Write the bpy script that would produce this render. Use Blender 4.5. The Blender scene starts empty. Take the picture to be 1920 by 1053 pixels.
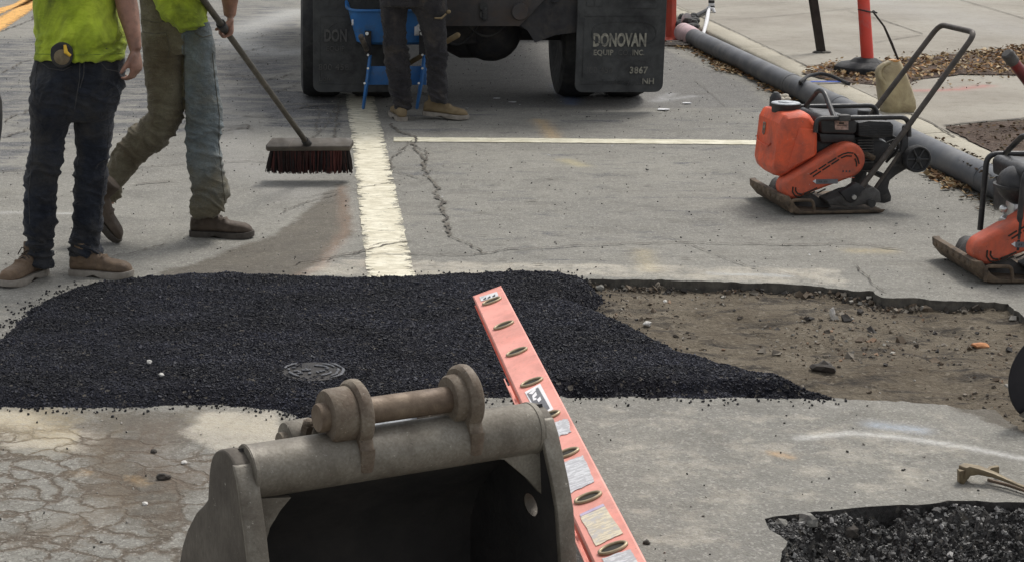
import bpy, bmesh, math, random
import numpy as np
from mathutils import Vector, Matrix, noise
from mathutils.geometry import delaunay_2d_cdt
random.seed(7); rng = np.random.default_rng(7)
R = math.radians
sc = bpy.context.scene
COL = sc.collection

# ------------------------------------------------------------------ camera
FP, PX, PY, HC, TH = 3300.0, 600.0, 526.0, 1.85, R(14.07)
cam_d = bpy.data.cameras.new('camera'); cam = bpy.data.objects.new('camera', cam_d); COL.objects.link(cam)
cam.location = (0, 0, HC); cam.rotation_euler = (R(90) - TH, 0, 0)
cam_d.sensor_width = 36; cam_d.lens = FP / 1920 * 36
cam_d.shift_x = (960 - PX) / 1920; cam_d.clip_end = 500
sc.camera = cam

# ------------------------------------------------------------------ light
EXPO = 0.62
w = bpy.data.worlds.new('World'); sc.world = w; w.use_nodes = True
nt = w.node_tree; nt.nodes.clear()
sky = nt.nodes.new('ShaderNodeTexSky'); sky.sky_type = 'NISHITA'; sky.sun_disc = False
SUN_EL, SUN_AZ = 58, 35
sky.sun_elevation = R(SUN_EL); sky.sun_rotation = R(SUN_AZ)
sky.air_density = 1.0; sky.dust_density = 3.0
hs = nt.nodes.new('ShaderNodeHueSaturation'); hs.inputs['Saturation'].default_value = 0.22
bg = nt.nodes.new('ShaderNodeBackground'); bg.inputs['Strength'].default_value = 0.125
wo = nt.nodes.new('ShaderNodeOutputWorld')
nt.links.new(sky.outputs[0], hs.inputs['Color']); nt.links.new(hs.outputs[0], bg.inputs[0]); nt.links.new(bg.outputs[0], wo.inputs[0])
sd = bpy.data.lights.new('sun', 'SUN'); sd.energy = 1.25; sd.angle = R(16); sd.color = (1, .96, .9)
so = bpy.data.objects.new('sun', sd); COL.objects.link(so); so.location = (0, 0, 20)
# direction towards the sun: azimuth measured like the sky texture's
az = R(SUN_AZ); el = R(SUN_EL)
dsun = Vector((math.sin(az) * math.cos(el), math.cos(az) * math.cos(el), math.sin(el)))
so.rotation_euler = dsun.to_track_quat('Z', 'Y').to_euler()
sc.view_settings.view_transform = 'Standard'; sc.view_settings.look = 'None'
sc.view_settings.exposure = EXPO; sc.view_settings.gamma = 1

# ------------------------------------------------------------------ pixel helpers (photo pixels, 1920 x 1053)
CO = Vector((0, 0, HC)); FV = Vector((0, math.cos(TH), -math.sin(TH))); UV = Vector((0, math.sin(TH), math.cos(TH))); RV = Vector((1, 0, 0))
def ray(px, py): return FV + RV * ((px - PX) / FP) + UV * ((PY - py) / FP)
def G(px, py, z=0.0):
    d = ray(px, py); return CO + d * ((z - HC) / d.z)
def V(px, py, Y):
    d = ray(px, py); return CO + d * (Y / d.y)
def S(Y, z=0): return FP / (Y * math.cos(TH) + (HC - z) * math.sin(TH))
class Frame:
    def __init__(s, O, ex, ey):
        s.O = Vector(O); s.ex = Vector((ex[0], ex[1], 0)).normalized(); s.ey = Vector((ey[0], ey[1], 0)).normalized()
    def w(s, a, b=None, c=None):
        if b is None: a, b, c = a
        return s.O + s.ex * a + s.ey * b + Vector((0, 0, c))
    def on(s, px, py, ax, val):          # pixel ray cut by the plane local[ax] = val, in local coordinates
        d = ray(px, py); n = (s.ex, s.ey, Vector((0, 0, 1)))[ax]
        t = (val - (CO - s.O).dot(n)) / d.dot(n)
        p = CO + d * t - s.O
        return (p.dot(s.ex), p.dot(s.ey), p.z)

# ------------------------------------------------------------------ mesh builder
def fillet(pts, r, n=5):
    pts = [Vector(p) for p in pts]; out = [pts[0]]
    for i in range(1, len(pts) - 1):
        a, b, c = pts[i - 1], pts[i], pts[i + 1]
        la, lc = (a - b).length, (c - b).length
        rr = min(r, la * .49, lc * .49)
        p, q = b + (a - b).normalized() * rr, b + (c - b).normalized() * rr
        for k in range(n + 1):
            t = k / n; out.append(p * (1 - t) ** 2 + b * 2 * t * (1 - t) + q * t * t)
    out.append(pts[-1]); return out
class MB:
    def __init__(s): s.v = []; s.f = []
    def add(s, vs, fs):
        n = len(s.v); s.v += [Vector(v) for v in vs]; s.f += [[i + n for i in f] for f in fs]; return s
    def rings(s, rg, cap=True, closed=False):
        m = len(rg[0]); vs = [p for r in rg for p in r]; fs = []
        for i in range(len(rg) - 1 + (1 if closed else 0)):
            a = i * m; b = ((i + 1) % len(rg)) * m
            for j in range(m): fs.append([a + j, a + (j + 1) % m, b + (j + 1) % m, b + j])
        if cap and not closed: fs.append(list(range(m))[::-1]); fs.append([(len(rg) - 1) * m + j for j in range(m)])
        return s.add(vs, fs)
    def tube(s, path, r, n=12, flat=1.0, up=(0, 0, 1), round_ends=False):
        path = [Vector(p) for p in path]
        rr = list(r) if isinstance(r, (list, tuple)) else [r] * len(path)
        if round_ends:
            d0 = (path[0] - path[1]).normalized(); d1 = (path[-1] - path[-2]).normalized()
            r0, r1 = rr[0], rr[-1]
            pre = [(path[0] + d0 * r0 * math.sin(a), max(r0 * math.cos(a), r0 * .05)) for a in (R(88), R(60), R(30))]
            post = [(path[-1] + d1 * r1 * math.sin(a), max(r1 * math.cos(a), r1 * .05)) for a in (R(30), R(60), R(88))]
            path = [p for p, _ in pre] + path + [p for p, _ in post]; rr = [q for _, q in pre] + rr + [q for _, q in post]
        t0 = (path[1] - path[0]).normalized(); u = Vector(up)
        if abs(t0.dot(u)) > .95: u = Vector((1, 0, 0)) if abs(t0.x) < .9 else Vector((0, 1, 0))
        rg = []
        for i, p in enumerate(path):
            a = path[max(i - 1, 0)]; b = path[min(i + 1, len(path) - 1)]; t = (b - a).normalized()
            side = t.cross(u)
            if side.length < 1e-4: side = Vector((1, 0, 0))
            side.normalize(); u = side.cross(t).normalized()
            rg.append([p + side * math.cos(2 * math.pi * k / n) * rr[i] + u * math.sin(2 * math.pi * k / n) * rr[i] * flat for k in range(n)])
        return s.rings(rg)
    def box(s, c, dim, ax=(1, 0, 0), ay=(0, 1, 0), az=(0, 0, 1)):
        c = Vector(c); X, Y, Z = Vector(ax) * dim[0] / 2, Vector(ay) * dim[1] / 2, Vector(az) * dim[2] / 2
        vs = [c + X * i + Y * j + Z * k for k in (-1, 1) for j in (-1, 1) for i in (-1, 1)]
        return s.add(vs, [[0, 1, 3, 2], [4, 6, 7, 5], [0, 4, 5, 1], [2, 3, 7, 6], [0, 2, 6, 4], [1, 5, 7, 3]])
    def prism(s, a, b):      # two matching closed outlines
        return s.rings([a, b])
    def cyl(s, a, b, r, n=20, r2=None): return s.tube([a, b], [r, r if r2 is None else r2], n)
    def ell(s, c, r, n=16, m=10, ax=None):
        c = Vector(c); rg = []
        for i in range(m + 1):
            th = math.pi * (i + .001) / (m + .002)
            rg.append([c + Vector((r[0] * math.sin(th) * math.cos(2 * math.pi * k / n), r[1] * math.sin(th) * math.sin(2 * math.pi * k / n), r[2] * math.cos(th))) for k in range(n)])
        return s.rings(rg)
    def ngon(s, vs): return s.add(vs, [list(range(len(vs)))])
def mesh_from(name, v, f, mt, smooth=None, recalc=True, bevel=0, seg=2):
    me = bpy.data.meshes.new(name); bm = bmesh.new()
    bv = [bm.verts.new(p) for p in v]
    for q in f:
        try: bm.faces.new([bv[i] for i in q])
        except ValueError: pass
    if recalc: bmesh.ops.recalc_face_normals(bm, faces=bm.faces)
    if bevel:
        es = [e for e in bm.edges if len(e.link_faces) == 2 and e.calc_face_angle(0) > R(30)]
        if es: bmesh.ops.bevel(bm, geom=es, offset=bevel, segments=seg, affect='EDGES', profile=.5, clamp_overlap=True)
    bm.to_mesh(me); bm.free()
    if mt: me.materials.append(mt)
    if smooth is not None:
        me.polygons.foreach_set('use_smooth', [True] * len(me.polygons))
        try: me.set_sharp_from_angle(angle=R(smooth))
        except Exception: pass
    return me
def props(o, label=None, cat=None, group=None, kind=None):
    if label: o['label'] = label
    if cat: o['category'] = cat
    if group: o['group'] = group
    if kind: o['kind'] = kind
    return o
ORG = {}
def link(name, me, parent=None, origin=None):
    o = bpy.data.objects.new(name, me); COL.objects.link(o)
    if parent is not None: o.parent = parent; ORG[o.name] = ORG[parent.name]
    else: ORG[o.name] = Vector(origin or (0, 0, 0)); o.location = ORG[o.name]
    return o
def root(name, at, label, cat, group=None): return props(link(name, None, None, at), label, cat, group)
def part(name, mb, mt, parent, smooth=35, bevel=0, seg=2, label=None):
    o_ = ORG[parent.name]
    o = link(name, mesh_from(name, [p - o_ for p in mb.v], mb.f, mt, smooth, True, bevel, seg), parent)
    if label: o['label'] = label
    return o
def single(name, mb, mt, at, label=None, cat=None, group=None, kind=None, smooth=35, bevel=0, seg=2):
    a = Vector(at)
    o = link(name, mesh_from(name, [p - a for p in mb.v], mb.f, mt, smooth, True, bevel, seg), None, a)
    return props(o, label, cat, group, kind)
def rawmesh(name, v, f, mt, smooth=False, col=None):
    v = np.asarray(v, np.float32); f = np.asarray(f, np.int32)
    me = bpy.data.meshes.new(name); me.vertices.add(len(v)); me.vertices.foreach_set('co', v.ravel())
    k = f.shape[1]; me.loops.add(f.size); me.loops.foreach_set('vertex_index', f.ravel())
    me.polygons.add(len(f)); me.polygons.foreach_set('loop_start', np.arange(len(f), dtype=np.int32) * k)
    me.polygons.foreach_set('loop_total', np.full(len(f), k, np.int32))
    me.update(calc_edges=True); me.validate()
    if mt: me.materials.append(mt)
    me.polygons.foreach_set('use_smooth', [smooth] * len(me.polygons))
    if col is not None:
        a = me.attributes.new('col', 'FLOAT_COLOR', 'POINT'); a.data.foreach_set('color', np.asarray(col, np.float32).ravel())
    return me

# ------------------------------------------------------------------ materials
def lin(h):
    c = [int(h[i:i + 2], 16) / 255 for i in (0, 2, 4)]
    return tuple((x / 12.92 if x <= .04045 else ((x + .055) / 1.055) ** 2.4) for x in c) + (1,)
class NT:
    def __init__(s, name):
        s.m = bpy.data.materials.new(name); s.m.use_nodes = True; s.t = s.m.node_tree; s.t.nodes.clear()
        s.out = s.t.nodes.new('ShaderNodeOutputMaterial'); s.b = s.t.nodes.new('ShaderNodeBsdfPrincipled')
        s.t.links.new(s.b.outputs[0], s.out.inputs[0]); s.co = s.t.nodes.new('ShaderNodeTexCoord').outputs['Object']
        s.geo = s.t.nodes.new('ShaderNodeNewGeometry').outputs['Position']
    def L(s, a, b): s.t.links.new(a, b)
    def val(s, sock, x):
        if hasattr(x, 'is_linked') or isinstance(x, bpy.types.NodeSocket): s.L(x, sock)
        else: sock.default_value = x
    def mp(s, src, sc3=(1, 1, 1), rot=(0, 0, 0)):
        n = s.t.nodes.new('ShaderNodeMapping'); n.inputs['Scale'].default_value = sc3; n.inputs['Rotation'].default_value = rot; s.L(src, n.inputs[0]); return n.outputs[0]
    def noise(s, scale, det=4, rough=.55, src=None, dist=0):
        n = s.t.nodes.new('ShaderNodeTexNoise'); n.inputs['Scale'].default_value = scale; n.inputs['Detail'].default_value = det
        n.inputs['Roughness'].default_value = rough; n.inputs['Distortion'].default_value = dist; s.L(src or s.co, n.inputs['Vector']); return n.outputs['Fac']
    def vor(s, scale, feat='F1', src=None, out='Distance', rnd=1):
        n = s.t.nodes.new('ShaderNodeTexVoronoi'); n.feature = feat; n.inputs['Scale'].default_value = scale; n.inputs['Randomness'].default_value = rnd
        s.L(src or s.co, n.inputs['Vector']); return n.outputs[out]
    def ramp(s, x, *st):
        n = s.t.nodes.new('ShaderNodeValToRGB'); e = n.color_ramp.elements
        while len(e) < len(st): e.new(.5)
        for q, (p, c) in zip(e, st): q.position = p; q.color = c if isinstance(c, tuple) else (c, c, c, 1)
        s.L(x, n.inputs[0]); return n.outputs[0]
    def mix(s, f, a, b, mode='MIX'):
        n = s.t.nodes.new('ShaderNodeMix'); n.data_type = 'RGBA'; n.blend_type = mode
        s.val(n.inputs[0], f); s.val(n.inputs[6], a); s.val(n.inputs[7], b); return n.outputs[2]
    def math(s, op, a, b=0, clamp=False):
        n = s.t.nodes.new('ShaderNodeMath'); n.operation = op; n.use_clamp = clamp; s.val(n.inputs[0], a); s.val(n.inputs[1], b); return n.outputs[0]
    def attr(s, name, out='Fac'):
        n = s.t.nodes.new('ShaderNodeAttribute'); n.attribute_name = name; return n.outputs[out]
    def bump(s, h, st=.3, dist=.01, prev=None):
        n = s.t.nodes.new('ShaderNodeBump'); n.inputs['Strength'].default_value = st; n.inputs['Distance'].default_value = dist
        s.L(h, n.inputs['Height'])
        if prev: s.L(prev, n.inputs['Normal'])
        s.L(n.outputs[0], s.b.inputs['Normal']); return n.outputs[0]
def surf(name, c1, c2=None, scale=6, rough=.6, metal=0, bump=.15, bscale=60, dirt=None, dscale=9, damt=.5, aniso=(1, 1, 1), spec=None, fine=None, scr=None):
    n = NT(name); src = n.mp(n.co, aniso)
    c = n.mix(n.ramp(n.noise(scale, 6, .6, src), (.35, 0.0), (.65, 1.0)), c1, c2 or c1)
    if fine:
        c = n.mix(n.ramp(n.noise(bscale * 2, 3, .6, src), (.35, 0.0), (.65, 1.0)), c, n.mix(1.0, c, fine, 'MULTIPLY'))
    if dirt:
        c = n.mix(n.ramp(n.noise(dscale, 8, .7, None, .4), (max(0, .62 - damt * .4), 0.0), (.72, 1.0)), c, dirt)
    if scr:
        for rot_ in ((0, .5, .3), (.4, 0, 1.3)):
            c = n.mix(n.ramp(n.noise(24, 3, .6, n.mp(n.co, (1, 14, 5), rot_)), (.68, 0.0), (.74, .7)), c, scr)
        c = n.mix(n.ramp(n.noise(70, 5, .8), (.64, 0.0), (.70, .8)), c, (.035, .026, .02, 1))
        c = n.mix(n.ramp(n.noise(55, 4, .8, n.mp(n.co, (1, 1, 1), (1, 1, 1))), (.66, 0.0), (.71, .8)), c, (.42, .39, .33, 1))
    n.L(c, n.b.inputs['Base Color'])
    rr = n.ramp(n.noise(scale * 2.3, 4), (.3, max(rough - .13, 0)), (.7, min(1, rough + .13))); n.L(rr, n.b.inputs['Roughness'])
    n.b.inputs['Metallic'].default_value = metal
    if spec is not None: n.b.inputs['Specular IOR Level'].default_value = spec
    if bump: n.bump(n.noise(bscale, 5, .6, src), bump, .004)
    return n.m
g4 = lambda x: (x, x, x * 1.0, 1)

def ground_mat():
    n = NT('road_asphalt'); P = n.co
    big = n.noise(.55, 5, .6); mid = n.noise(5.5, 6, .65, None, .3)
    c = n.mix(n.ramp(big, (.35, 0.0), (.65, 1.0)), (.232, .224, .198, 1), (.30, .288, .25, 1))
    c = n.mix(n.ramp(mid, (.3, 0.0), (.7, 1.0)), n.mix(1.0, c, (.8, .8, .81, 1), 'MULTIPLY'), c)
    # mid tone streaks, long across the road
    st = n.noise(2.2, 7, .7, n.mp(P, (1, 2.6, 1)), .5)
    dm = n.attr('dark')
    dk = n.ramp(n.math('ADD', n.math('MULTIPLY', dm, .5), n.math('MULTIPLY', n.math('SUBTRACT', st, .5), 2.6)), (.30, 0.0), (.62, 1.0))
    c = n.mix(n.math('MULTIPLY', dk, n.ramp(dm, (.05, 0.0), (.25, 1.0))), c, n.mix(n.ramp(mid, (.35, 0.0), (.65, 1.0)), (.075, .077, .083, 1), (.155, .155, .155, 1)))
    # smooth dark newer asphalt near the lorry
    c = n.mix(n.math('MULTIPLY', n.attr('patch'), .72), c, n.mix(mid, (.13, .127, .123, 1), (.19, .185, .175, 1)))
    # pale cement coloured areas
    pm = n.ramp(n.math('ADD', n.attr('pale'), n.math('MULTIPLY', n.math('SUBTRACT', n.noise(7, 6, .7), .5), .9)), (.4, 0.0), (.62, 1.0))
    c = n.mix(pm, c, n.mix(mid, (.36, .335, .28, 1), (.5, .46, .385, 1)))
    # dirt
    dt = n.ramp(n.math('ADD', n.attr('dirt'), n.math('MULTIPLY', n.math('SUBTRACT', n.noise(5, 9, .8), .5), 1.9)), (.36, 0.0), (.72, .9))
    c = n.mix(n.math('MULTIPLY', dt, .88), c, n.mix(mid, (.068, .058, .045, 1), (.15, .129, .10, 1)))
    # alligator cracks
    wv = n.t.nodes.new('ShaderNodeVectorMath'); wv.operation = 'ADD'
    nz = n.t.nodes.new('ShaderNodeTexNoise'); nz.inputs['Scale'].default_value = 9; nz.inputs['Detail'].default_value = 5; n.L(P, nz.inputs['Vector'])
    vs = n.t.nodes.new('ShaderNodeVectorMath'); vs.operation = 'SCALE'; vs.inputs['Scale'].default_value = .17; n.L(nz.outputs['Color'], vs.inputs[0])
    n.L(P, wv.inputs[0]); n.L(vs.outputs[0], wv.inputs[1])
    cr = n.vor(7.5, 'DISTANCE_TO_EDGE', n.mp(wv.outputs[0], (1, 1.15, 0)))
    lw = n.noise(3, 3)
    am = n.attr('crk')
    ck = n.math('MULTIPLY', n.ramp(n.math('SUBTRACT', cr, n.math('MULTIPLY', n.math('SUBTRACT', n.noise(4, 5, .7), .40), .20)), (.0, 1.0), (.05, 0.0)), n.ramp(am, (.1, 0.0), (.6, 1.0)))
    cr2 = n.vor(21, 'DISTANCE_TO_EDGE', n.mp(wv.outputs[0], (1, 1.1, 0)))
    ck2 = n.math('MULTIPLY', n.math('MULTIPLY', n.ramp(cr2, (.0, 1.0), (.035, 0.0)), n.ramp(n.noise(3.5, 4), (.42, 0.0), (.56, 1.0))), n.ramp(am, (.1, 0.0), (.6, 1.0)))
    ckw = n.math('MULTIPLY', n.ramp(n.math('SUBTRACT', cr, n.math('MULTIPLY', n.math('SUBTRACT', n.noise(5, 6, .8), .42), .5)), (.0, 1.0), (.10, 0.0)), n.ramp(am, (.1, 0.0), (.6, 1.0)))
    c = n.mix(n.math('MULTIPLY', ckw, .72), c, n.mix(n.noise(20, 6, .8), (.085, .068, .05, 1), (.2, .165, .125, 1)))
    ck = n.math('MAXIMUM', ck, n.math('MULTIPLY', ck2, .8))
    c = n.mix(n.math('MULTIPLY', ck, .8), c, n.mix(n.noise(30, 5, .8), (.04, .03, .022, 1), (.17, .135, .10, 1)))
    # coarse scattered stains and fines
    bl = n.ramp(n.noise(26, 6, .8, n.mp(P, (1, 1.0, 1))), (.60, 0.0), (.70, 1.0))
    c = n.mix(n.math('MULTIPLY', bl, .35), c, (.12, .112, .10, 1))
    # aggregate
    a1 = n.vor(150, 'F1', None, 'Color')
    sep = n.t.nodes.new('ShaderNodeSeparateColor'); n.L(a1, sep.inputs[0])
    c = n.mix(n.ramp(sep.outputs[0], (.0, .28), (.22, .0), (1, 0.0)), c, (.07, .068, .065, 1))
    c = n.mix(n.math('MULTIPLY', n.ramp(sep.outputs[1], (.78, 0.0), (.97, .36)), n.math('SUBTRACT', 1.0, n.math('MULTIPLY', dt, .9))), c, (.52, .50, .45, 1))
    a2 = n.noise(240, 2, .6)
    c = n.mix(n.ramp(a2, (.38, .38), (.62, 0.0)), c, n.mix(1.0, c, (.45, .45, .46, 1), 'MULTIPLY'))
    a3 = n.noise(38, 6, .8, n.mp(P, (1, .8, 1)))
    c = n.mix(n.ramp(n.noise(3.2, 9, .78, n.mp(P, (1, 1.5, 1)), .6), (.38, .5), (.52, 0.0)), c, n.mix(1.0, c, (.66, .65, .64, 1), 'MULTIPLY'))
    c = n.mix(n.ramp(a3, (.36, .42), (.52, 0.0)), c, n.mix(1.0, c, (.66, .64, .61, 1), 'MULTIPLY'))
    c = n.mix(n.ramp(a3, (.55, 0.0), (.72, .35)), c, (.44, .42, .37, 1))
    # sprayed marks
    pc = n.t.nodes.new('ShaderNodeAttribute'); pc.attribute_name = 'paint'
    pf = n.math('MULTIPLY', pc.outputs['Alpha'], n.ramp(n.noise(40, 6, .8), (.33, 0.25), (.6, 1.0)))
    c = n.mix(pf, c, pc.outputs['Color'])
    n.L(c, n.b.inputs['Base Color'])
    n.L(n.ramp(mid, (.2, .82), (.8, .98)), n.b.inputs['Roughness']); n.b.inputs['Specular IOR Level'].default_value = .25
    h = n.math('ADD', n.math('MULTIPLY', n.vor(120), .5), n.noise(60, 6, .75))
    h = n.math('SUBTRACT', h, n.math('MULTIPLY', ck, 1.0))
    n.bump(h, .6, .006)
    return n.m
def stone_mat(name, rough=.85, spec=.3, bs=300, mul=1.0):
    n = NT(name); a = n.t.nodes.new('ShaderNodeAttribute'); a.attribute_name = 'col'
    c = n.mix(n.ramp(n.noise(120, 4, .7), (.35, .0), (.65, .55)), a.outputs['Color'], n.mix(1.0, a.outputs['Color'], (.5, .5, .5, 1), 'MULTIPLY'))
    n.L(c, n.b.inputs['Base Color']); n.b.inputs['Roughness'].default_value = rough; n.b.inputs['Specular IOR Level'].default_value = spec
    n.bump(n.noise(bs, 3), .4, .002); return n.m
def soil_mat(name, c1, c2, c3, big=1.6, dark=0.35):
    n = NT(name)
    c = n.mix(n.ramp(n.noise(big, 6, .65), (.35, 0.0), (.65, 1.0)), c1, c2)
    c = n.mix(n.ramp(n.noise(big * 3, 7, .7, n.mp(n.co, (1, 2.4, 1)), .5), (.5, 0.0), (.68, dark * 2)), c, c3)
    c = n.mix(n.ramp(n.noise(90, 5, .8), (.35, .6), (.6, 0.0)), c, n.mix(1.0, c, (.42, .4, .38, 1), 'MULTIPLY'))
    v = n.vor(70, 'F1', None, 'Color'); sp = n.t.nodes.new('ShaderNodeSeparateColor'); n.L(v, sp.inputs[0])
    c = n.mix(n.ramp(sp.outputs[0], (.90, 0.0), (.99, .35)), c, (.28, .25, .2, 1))
    n.L(c, n.b.inputs['Base Color']); n.b.inputs['Roughness'].default_value = .95; n.b.inputs['Specular IOR Level'].default_value = .15
    n.bump(n.math('ADD', n.noise(45, 8, .8), n.math('MULTIPLY', n.vor(60), .6)), .8, .012); return n.m
M = {}
M['road'] = ground_mat()
M['mix'] = soil_mat('hot_asphalt_bed', (.013, .013, .017, 1), (.02, .02, .026, 1), (.008, .008, .01, 1), 2)
M['stone'] = stone_mat('loose_stone')
M['mixstone'] = stone_mat('hot_asphalt_stone', .62, .22, 260)
M['soil'] = soil_mat('trench_soil', (.115, .094, .068, 1), (.19, .162, .122, 1), (.05, .044, .038, 1), 1.6, .6)
M['pit'] = soil_mat('pit_rubble', (.045, .043, .042, 1), (.11, .105, .098, 1), (.018, .018, .019, 1), 9)
M['cut'] = surf('cut_edge', (.05, .046, .04, 1), (.12, .11, .09, 1), 20, .95, 0, .8, 60)
def conc(name, a, b, crackscale=0):
    n = NT(name)
    c = n.mix(n.ramp(n.noise(1.1, 6, .65), (.35, 0.0), (.65, 1.0)), a, b)
    c = n.mix(n.ramp(n.noise(9, 7, .75), (.52, 0.0), (.7, .55)), c, n.mix(1.0, c, (.62, .58, .52, 1), 'MULTIPLY'))
    c = n.mix(n.ramp(n.noise(110, 4, .75), (.36, .5), (.56, 0.0)), c, n.mix(1.0, c, (.5, .49, .47, 1), 'MULTIPLY'))
    if not crackscale:
        pc = n.t.nodes.new('ShaderNodeAttribute'); pc.attribute_name = 'paint'
        c = n.mix(n.math('MULTIPLY', pc.outputs['Alpha'], n.ramp(n.noise(30, 6, .8), (.35, 0.15), (.6, 1.0))), c, pc.outputs['Color'])
    n.L(c, n.b.inputs['Base Color']); n.b.inputs['Roughness'].default_value = .92; n.b.inputs['Specular IOR Level'].default_value = .2
    n.bump(n.noise(70, 7, .8), .5, .006); return n.m
M['walk'] = conc('pavement_concrete', (.275, .25, .21, 1), (.36, .335, .285, 1))
M['kerb'] = conc('kerb_stone', (.42, .385, .31, 1), (.5, .465, .38, 1), 1)
def paint_mat(name, c, wear=.5, scale=14):
    n = NT(name); n.L(n.mix(n.ramp(n.noise(9, 7, .75, n.mp(n.co, (1, 2, 1))), (.42, .75), (.6, 0.0)), c, n.mix(1.0, c, (.6, .57, .5, 1), 'MULTIPLY')), n.b.inputs['Base Color'])
    n.b.inputs['Roughness'].default_value = .8
    tr = n.t.nodes.new('ShaderNodeBsdfTransparent'); mx = n.t.nodes.new('ShaderNodeMixShader')
    ed = n.attr('edge')
    f = n.math('ADD', n.noise(scale, 8, .8, n.mp(n.co, (1, 1.8, 1)), .3), n.math('MULTIPLY', ed, -.13))
    f = n.math('SUBTRACT', f, n.math('MULTIPLY', n.ramp(n.noise(160, 3, .8), (.3, 1.0), (.45, 0.0)), .1))
    n.L(n.ramp(f, (wear - .03, 0.0), (wear + .03, 1.0)), mx.inputs[0]); n.L(tr.outputs[0], mx.inputs[1]); n.L(n.b.outputs[0], mx.inputs[2]); n.L(mx.outputs[0], n.out.inputs[0])
    n.bump(n.noise(90, 5, .8), .3, .003)
    return n.m
M['white'] = paint_mat('worn_cream_paint', (.70, .66, .53, 1), .375, 11)
M['white2'] = paint_mat('cream_stripe_paint', (.66, .63, .5, 1), .31, 12)
M['yellow'] = paint_mat('worn_yellow_paint', (.78, .42, .10, 1), .41, 14)
M['chalk'] = paint_mat('chalk_dust', (.6, .59, .56, 1), .52, 30)
M['crack'] = surf('crack_filler', (.06, .052, .043, 1), (.14, .125, .10, 1), 12, .98, 0, .5, 60)
def cloth(name, c1, c2, stain=None, sscale=5, samt=.6, weave=True, bump=.5, zlo=None):
    n = NT(name); P = n.geo
    c = n.mix(n.ramp(n.noise(8, 7, .7, n.mp(P, (1, 1, .6))), (.35, 0.0), (.65, 1.0)), c1, c2)
    if stain: c = n.mix(n.ramp(n.noise(sscale, 7, .7, P, .5), (.62 - samt * .3, 0.0), (.72, .9)), c, stain)
    if zlo:   # mud that thickens towards the ground
        sp = n.t.nodes.new('ShaderNodeSeparateXYZ'); n.L(P, sp.inputs[0])
        zz = n.math('ADD', n.math('MULTIPLY', sp.outputs[2], -1 / zlo[1]), n.math('MULTIPLY', n.noise(7, 6, .7, P), 1.1))
        c = n.mix(n.ramp(n.math('ADD', zz, .55), (.3, 0.0), (.75, .9)), c, zlo[0])
    wz = n.noise(420, 2, .5, n.mp(P, (1, 1, .35)))
    if weave: c = n.mix(n.ramp(wz, (.38, .45), (.6, 0.0)), c, n.mix(1.0, c, (.5, .5, .52, 1), 'MULTIPLY'))
    n.L(c, n.b.inputs['Base Color']); n.b.inputs['Roughness'].default_value = .95; n.b.inputs['Specular IOR Level'].default_value = .12
    try: n.b.inputs['Sheen Weight'].default_value = .12
    except Exception: pass
    p = n.bump(n.noise(14, 5, .6, n.mp(P, (1, 1, 2.2), (.3, .25, 0)), 1.2), bump, .03)
    return n.m
M['jean1'] = cloth('dark_blue_denim', (.012, .014, .020, 1), (.034, .039, .050, 1), (.062, .058, .052, 1), 6, .6)
M['jean2'] = cloth('muddy_khaki_denim', (.125, .112, .075, 1), (.21, .19, .135, 1), (.075, .052, .03, 1), 4, .7)
M['jean2b'] = cloth('faded_blue_denim', (.10, .125, .14, 1), (.19, .22, .225, 1), (.13, .115, .08, 1), 4, .6, zlo=((.15, .13, .085, 1), .55))
M['jean3'] = cloth('charcoal_work_trousers', (.022, .021, .024, 1), (.05, .047, .048, 1), (.09, .075, .06, 1), 5, .3)
M['lime'] = cloth('hi_vis_lime_cotton', (.38, .50, .035, 1), (.55, .66, .07, 1), (.05, .065, .025, 1), 4.5, .75, False, .35)
M['skin'] = surf('skin', (.25, .125, .085, 1), (.33, .175, .12, 1), 20, .55, 0, .2, 120, (.13, .075, .055, 1), 14, .5)
M['skindirty'] = surf('dirty_skin', (.15, .09, .065, 1), (.26, .16, .12, 1), 20, .6, 0, .2, 120)
M['hair'] = surf('hair', (.03, .02, .013, 1), (.06, .04, .025, 1), 60, .6, 0, .6, 120)
M['boot1'] = surf('tan_suede', (.125, .082, .05, 1), (.21, .145, .09, 1), 14, .85, 0, .5, 90, (.07, .048, .033, 1), 9, .65)
M['boot2'] = surf('dark_brown_leather', (.045, .032, .022, 1), (.085, .062, .044, 1), 14, .8, 0, .5, 90)
M['boot3'] = surf('ochre_leather', (.16, .115, .06, 1), (.22, .165, .09, 1), 14, .8, 0, .4, 90)
M['sole1'] = surf('dusty_rubber_sole', (.20, .175, .145, 1), (.30, .27, .23, 1), 25, .85, 0, .4, 120)
M['sole2'] = surf('dark_rubber_sole', (.04, .033, .026, 1), (.07, .06, .05, 1), 25, .85, 0, .4, 120)
M['lace'] = surf('dark_lace', (.03, .022, .017, 1), (.05, .04, .03, 1), 40, .9)
M['wood'] = surf('grimy_wood', (.05, .042, .035, 1), (.10, .086, .07, 1), 8, .75, 0, .4, 60, (.24, .19, .15, 1), 7, .25, (1, 1, .3))
M['shaft'] = surf('dark_broom_shaft', (.035, .03, .022, 1), (.07, .06, .045, 1), 10, .6, 0, .3, 60)
M['bristle'] = surf('dark_red_bristle', (.022, .009, .008, 1), (.085, .022, .019, 1), 10, .8, 0, .8, 90, None, 9, .5, (1, 1, .15))
M['blackbr'] = surf('worn_black_bristle', (.010, .007, .008, 1), (.02, .013, .013, 1), 10, .9)
M['rubber'] = surf('black_rubber', (.014, .014, .015, 1), (.03, .03, .031, 1), 9, .8, 0, .4, 70, (.06, .057, .05, 1), 6, .35)
M['flap'] = surf('dusty_mudflap_rubber', (.034, .036, .036, 1), (.064, .066, .065, 1), 5, .75, 0, .4, 60, (.014, .014, .015, 1), 7, .5)
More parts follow.
